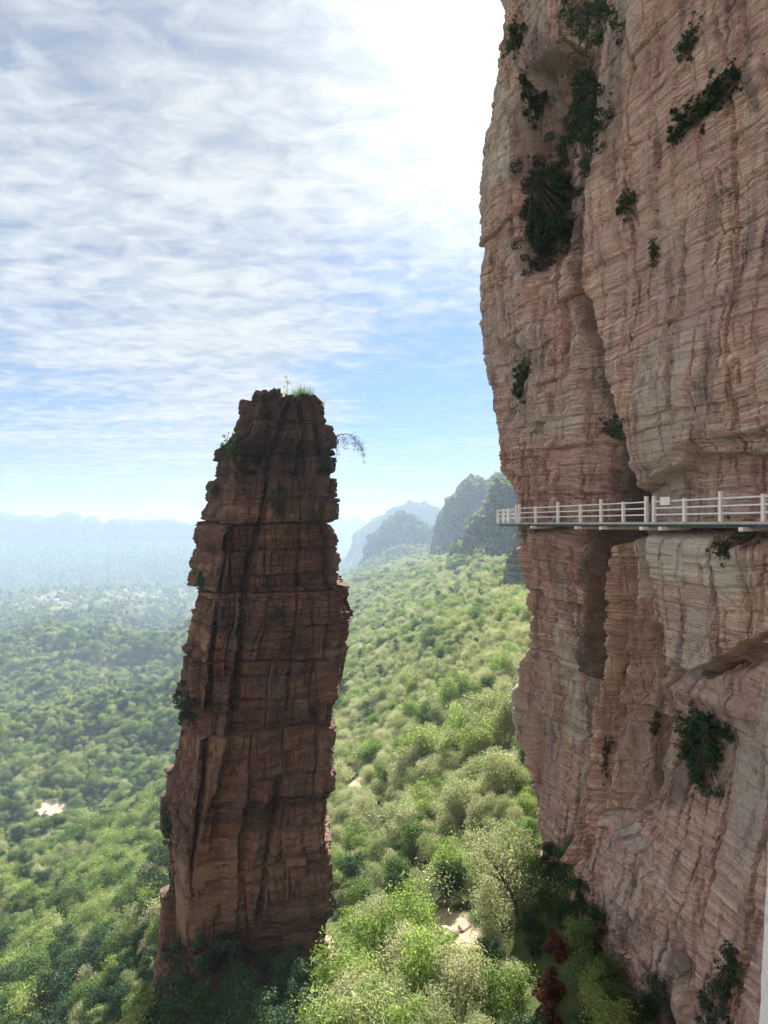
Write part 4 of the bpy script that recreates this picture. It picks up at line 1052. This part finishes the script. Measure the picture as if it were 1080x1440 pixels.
boulder(0, 0, 1.3, 8, 'tall grey slab of rock among the dark bushes at the foot of the pillar', flat=(0.6, 0.6, 1.4), loc=(x, y, z))
boulder(190, 1436, 0.4, 9, 'pale stone on the sandy bare patch')
# broken toe of the pillar catching the sun
boulder(0, 0, 1.5, 12, 'lit orange ledge block at the lower right foot of the pillar', mat=M_CLIFF, flat=(1.3, 1.0, 0.7), loc=(-4.5, 45.0, -31.0))

# ------------------------------------------------------------------ the walkway on the cliff
wdir = Vector((WD[0], WD[1], 0)); wn = Vector((WN[0], WN[1], 0))
def wp(u, off=0.0, z=0.0): return Vector((WO[0], WO[1], 0)) + wdir * u + wn * off + Vector((0, 0, z))
walk = empty('cliff_walkway', tuple(wp(-10)))
tag(walk, 'long white-railed plank walkway bolted to the face of the cliff', 'walkway')
inv = -wp(-10)
DT = 0.10     # deck top
def W(v): return Vector(v) + inv
Wd = 1.75
mb = MB(); u = -30.0
while u < -0.6:
    L = 0.60
    mb.box(W(wp(u + L / 2, -Wd / 2, DT - 0.055)), (L - 0.02, Wd, 0.11), wdir); u += L
d2 = Vector((-0.04, 1, 0)).normalized(); e0 = wp(-0.55)
for i in range(10):
    mb.box(W(e0 + d2 * (0.3 + i * .6) + Vector((0.8, 0, DT - 0.055))), (0.58, 1.6, 0.11), d2)
mb.build('deck', M_DECK, walk)
mb = MB()
for off in (-0.15, -0.9): mb.box(W(wp(-15.3, off, DT - 0.19)), (29.4, 0.10, 0.14), wdir)
mb.box(W(e0 + d2 * 3 + Vector((0.2, 0, DT - 0.19))), (5.8, 0.1, 0.14), d2)
mb.build('joist', M_STEEL, walk)
for u in (-3.0, -8.0, -10.3, -13.5, -14.8, -19.3, -24.0):
    m = MB(); m.box(W(wp(u, -1.15, DT - 0.30)), (0.22, 2.7, 0.16), wdir); m.build('beam', M_WHITE, walk)
posts = [(-0.95, 1.2), (-3.1, 1.0), (-5.75, 1.2), (-8.1, 1.0), (-10.0, 1.2), (-11.85, 1.0), (-13.55, 1.2), (-14.1, 1.2), (-16.05, 1.01), (-18.05, 1.22), (-20.1, 1.02), (-22.2, 1.22), (-24.3, 1.02), (-26.5, 1.22), (-28.6, 1.02)]
for u, h in posts:
    m = MB(); m.box(W(wp(u, -0.06, DT + h / 2)), (0.15, 0.13, h), wdir); m.build('post', M_WHITE, walk)
for zr in (0.33, 0.63, 0.93):
    for (ua, ha), (ub, hb) in zip(posts[:-1], posts[1:]):
        if abs(ua - ub) < 1: continue
        m = MB(); m.box(W(wp((ua + ub) / 2, -0.06, DT + zr)), (abs(ua - ub) - 0.15, 0.05, 0.062), wdir); m.build('rail', M_WHITE, walk)
# far landing beyond the corner, both rails seen
lp = [e0 + d2 * 0.1, e0 + d2 * 2.0, e0 + d2 * 3.9, e0 + d2 * 5.8]
for i, p in enumerate(lp):
    m = MB(); m.box(W(p + Vector((0.05, 0, DT + (1.2 if i == 0 else 1.0) / 2))), (0.14, 0.13, 1.2 if i == 0 else 1.0), d2); m.build('post', M_WHITE, walk)
cross = Vector((1, 0.04, 0)).normalized()
ends_ = [lp[-1] + cross * 0.8, lp[-1] + cross * 1.55]
for p in ends_:
    m = MB(); m.box(W(p + Vector((0.05, 0, DT + 0.53))), (0.12, 0.12, 1.06), cross); m.build('post', M_WHITE, walk)
for zr in (0.33, 0.63, 0.93):
    for a, b in zip(lp[:-1], lp[1:]):
        m = MB(); c = (a + b) / 2; m.box(W(c + Vector((0.05, 0, DT + zr))), ((b - a).length - 0.14, 0.05, 0.062), d2); m.build('rail', M_WHITE, walk)
    m = MB(); m.box(W(lp[-1] + cross * 0.85 + Vector((0, 0, DT + zr))), (1.5, 0.05, 0.062), cross); m.build('rail', M_WHITE, walk)
sg = MB(); sg.box((0, 0, 0), (0.62, 0.02, 0.36), wdir); so = sg.build('sign', plain_mat('sign_white', (0.85, 0.85, 0.86), nscale=1.0, amt=0.1)); so.location = wp(-14.95, 0.05, DT + 0.93)
tag(so, 'small blank white sign hung on the top rail of the cliff walkway', 'sign')

# ------------------------------------------------------------------ the viewer's own walkway: a white post at the right edge
nw = empty('near_walkway', (0.70, 0.95, -1.32)); tag(nw, 'stained white concrete railing post at the lower right edge, close to the viewer', 'railing')
def tapered(cx, cy, w0, w1, z0, z1, n=24):
    V = []; 
    for i in range(n + 1):
        t = i / n; w = (w0 + (w1 - w0) * t) / 2
        for a, b in ((-1, -1), (1, -1), (1, 1), (-1, 1)): V.append((cx + a * w + 0.0012 * random.uniform(-1, 1), cy + b * w, z0 + (z1 - z0) * t))
    Fq = [(i * 4 + k, i * 4 + (k + 1) % 4, i * 4 + 4 + (k + 1) % 4, i * 4 + 4 + k) for i in range(n) for k in range(4)] + [(3, 2, 1, 0), (4 * n, 4 * n + 1, 4 * n + 2, 4 * n + 3)]
    return V, Fq
M_NEAR = plain_mat('stained_white_concrete', (0.80, 0.80, 0.76), nscale=14, amt=0.85, dark=(0.30, 0.30, 0.27), bump=0.5)
V, Fq = tapered(-0.0255, 0.0, 0.18, 0.125, 0.0, 0.895); add_mesh('post', V, Fq, M_NEAR, nw)
m = MB(); m.box((0.9, 0, 0.86), (1.78, 0.09, 0.09), (1, 0, 0)); m.build('rail', M_NEAR, nw)
m = MB(); m.box((0.9, 0, 0.45), (1.78, 0.07, 0.07), (1, 0, 0)); m.build('rail', M_NEAR, nw)
m = MB(); m.box((0.3, -4.9, -0.15), (4.2, 9.9, 0.28), (1, 0, 0)); m.build('floor_slab', M_DECK, nw)

# ------------------------------------------------------------------ air
hz = MB(); 
X0, X1, Y0, Y1, Z0, Z1 = -7200, 7200, -7200, 7200, -620, 128
hz.v = [(x_, y_, z_) for z_ in (Z0, Z1) for x_, y_ in ((X0, Y0), (X1, Y0), (X1, Y1), (X0, Y1))]
hz.f = [(0, 3, 2, 1), (4, 5, 6, 7), (0, 1, 5, 4), (1, 2, 6, 5), (2, 3, 7, 6), (3, 0, 4, 7)]
N = NT('haze_air')
pv = N.n('ShaderNodeVolumePrincipled'); pv.inputs['Color'].default_value = (0.50, 0.64, 0.85, 1); pv.inputs['Density'].default_value = 0.00030; pv.inputs['Anisotropy'].default_value = 0.15
M_HAZE = N.out(None, pv)
ho = hz.build('haze', M_HAZE); tag(ho, kind='stuff')

# ------------------------------------------------------------------ sky
wd = bpy.data.worlds.new('World'); scene.world = wd; wd.use_nodes = True
N = NT('w', wd.node_tree)
sky = N.n('ShaderNodeTexSky', sky_type='NISHITA', sun_disc=False, sun_elevation=SUN_EL, sun_rotation=SUN_AZ, air_density=1.0, dust_density=0.6, ozone_density=2.0, altitude=600)
tc = N.n('ShaderNodeTexCoord').outputs['Generated']
dn = N.n('ShaderNodeVectorMath', operation='NORMALIZE'); N.inp(dn.inputs[0], tc); dv = dn.outputs[0]
sx = N.n('ShaderNodeSeparateXYZ', i_0=dv)
zc = N.math('MAXIMUM', sx.outputs[2], 0.0)
den = N.math('ADD', zc, 0.07)
cp = N.n('ShaderNodeCombineXYZ'); N.inp(cp.inputs[0], N.math('DIVIDE', sx.outputs[0], den)); N.inp(cp.inputs[1], N.math('DIVIDE', sx.outputs[1], den))
cpv = cp.outputs[0]
streak = N.noise(N.mapping(cpv, (0.9, 2.6, 1), rot=(0, 0, -0.3), loc=(2.0, 0.4, 0)), 1.0, 9, 0.58, 0.6)
puff = N.noise(N.mapping(cpv, (3.2, 4.6, 1), rot=(0, 0, 0.75)), 2.3, 9, 0.60, 0.5)
bigc = N.noise(N.mapping(cpv, (0.5, 0.8, 1), loc=(4.2, 1.3, 0)), 0.9, 4, 0.5)
sunv = (math.sin(SUN_AZ) * math.cos(SUN_EL), math.cos(SUN_AZ) * math.cos(SUN_EL), math.sin(SUN_EL))
def dotd(v):
    v = Vector(v).normalized(); q = N.n('ShaderNodeVectorMath', operation='DOT_PRODUCT'); N.inp(q.inputs[0], dv); q.inputs[1].default_value = v
    return N.math('MAXIMUM', q.outputs['Value'], 0.0)
def pdir(px, py): return ((px - CX) / F, 1.0, (HY - py) / F)
dotp = dotd(sunv)
glow = N.math('POWER', dotp, 34.0); glow2 = N.math('POWER', dotp, 3.0); glow3 = N.math('POWER', dotp, 60.0)
# openings in the cloud sheet (directions in the sky)
hole = 0.0
for px, py, pw, amt in ((630, 550, 70, 0.20), (540, 560, 110, 0.12), (40, 400, 60, 0.03), (-60, 600, 40, 0.05), (150, 690, 100, 0.03), (60, 60, 40, -0.01), (420, 110, 100, -0.05), (300, 470, 60, -0.05)):
    hole = N.math('MULTIPLY_ADD', N.math('POWER', dotd(pdir(px, py)), float(pw)), amt, hole)
cl = N.math('ADD', N.math('MULTIPLY', streak, 0.48), N.math('ADD', N.math('MULTIPLY', puff, 0.42), N.math('MULTIPLY', bigc, 0.25)))
cl = N.math('ADD', N.math('SUBTRACT', cl, hole), N.math('MULTIPLY', glow2, 0.05))
cover = N.ramp(cl, [(0.36, 0.16), (0.47, 0.42), (0.56, 0.75), (0.68, 1.0)])
thick = N.ramp(N.math('ADD', N.math('MULTIPLY', puff, 0.6), N.math('MULTIPLY', streak, 0.4)), [(0.40, 0.80), (0.50, 0.95), (0.60, 1.08)])
CLB = 3.85
lum = N.math('MULTIPLY', N.math('MULTIPLY', thick, CLB), N.math('ADD', N.math('MULTIPLY_ADD', glow2, 0.12, 0.88), N.math('MULTIPLY', glow, 0.16)))
cc = N.n('ShaderNodeVectorMath', operation='SCALE'); cc.inputs[0].default_value = (0.92, 0.985, 1.03); N.inp(cc.inputs[3], lum)
skb = N.n('ShaderNodeVectorMath', operation='MULTIPLY'); N.inp(skb.inputs[0], sky.outputs[0]); skb.inputs[1].default_value = (0.24, 0.37, 0.51)
mixc = N.mix(cover, skb.outputs[0], cc.outputs[0])
veil = N.n('ShaderNodeVectorMath', operation='SCALE'); veil.inputs[0].default_value = (1, 0.99, 0.96); N.inp(veil.inputs[3], N.math('ADD', N.math('MULTIPLY', glow, 0.3), N.math('MULTIPLY', glow3, 2.2)))
tot = N.n('ShaderNodeVectorMath', operation='ADD'); N.inp(tot.inputs[0], mixc); N.inp(tot.inputs[1], veil.outputs[0])
bg = N.n('ShaderNodeBackground', i_Color=tot.outputs[0], i_Strength=0.075)
wo = N.n('ShaderNodeOutputWorld'); N.t.links.new(bg.outputs[0], wo.inputs[0])
wd.cycles.sampling_method = 'MANUAL'; wd.cycles.sample_map_resolution = 1024

sl = bpy.data.lights.new('sun', 'SUN'); sl.energy = 5.0; sl.angle = math.radians(0.6); sl.color = (1.0, 0.94, 0.84)
so_ = bpy.data.objects.new('sun', sl); COL.objects.link(so_)
so_.rotation_euler = Vector(sunv).to_track_quat('Z', 'Y').to_euler()

cam = bpy.data.cameras.new('camera'); co = bpy.data.objects.new('camera', cam); COL.objects.link(co)
cam.sensor_fit = 'VERTICAL'; cam.sensor_height = 36.0; cam.lens = 36.0 * F / 1440.0
cam.shift_y = (HY - 720.0) / 1440.0; cam.clip_start = 0.05; cam.clip_end = 20000
co.rotation_euler = (math.radians(90), 0, 0); scene.camera = co

vs = scene.view_settings; vs.view_transform = 'Standard'; vs.look = 'None'; vs.exposure = 1.6; vs.gamma = 1.0; vs.use_curve_mapping = False
scene.render.engine = 'CYCLES'
cy = scene.cycles
cy.use_denoising = True; cy.denoiser = 'OPENIMAGEDENOISE'
cy.max_bounces = 5; cy.diffuse_bounces = 3; cy.glossy_bounces = 1; cy.transmission_bounces = 2; cy.volume_bounces = 1; cy.transparent_max_bounces = 4
cy.use_adaptive_sampling = True; cy.adaptive_threshold = 0.02
cy.sample_clamp_indirect = 4.0
scene.render.use_persistent_data = False
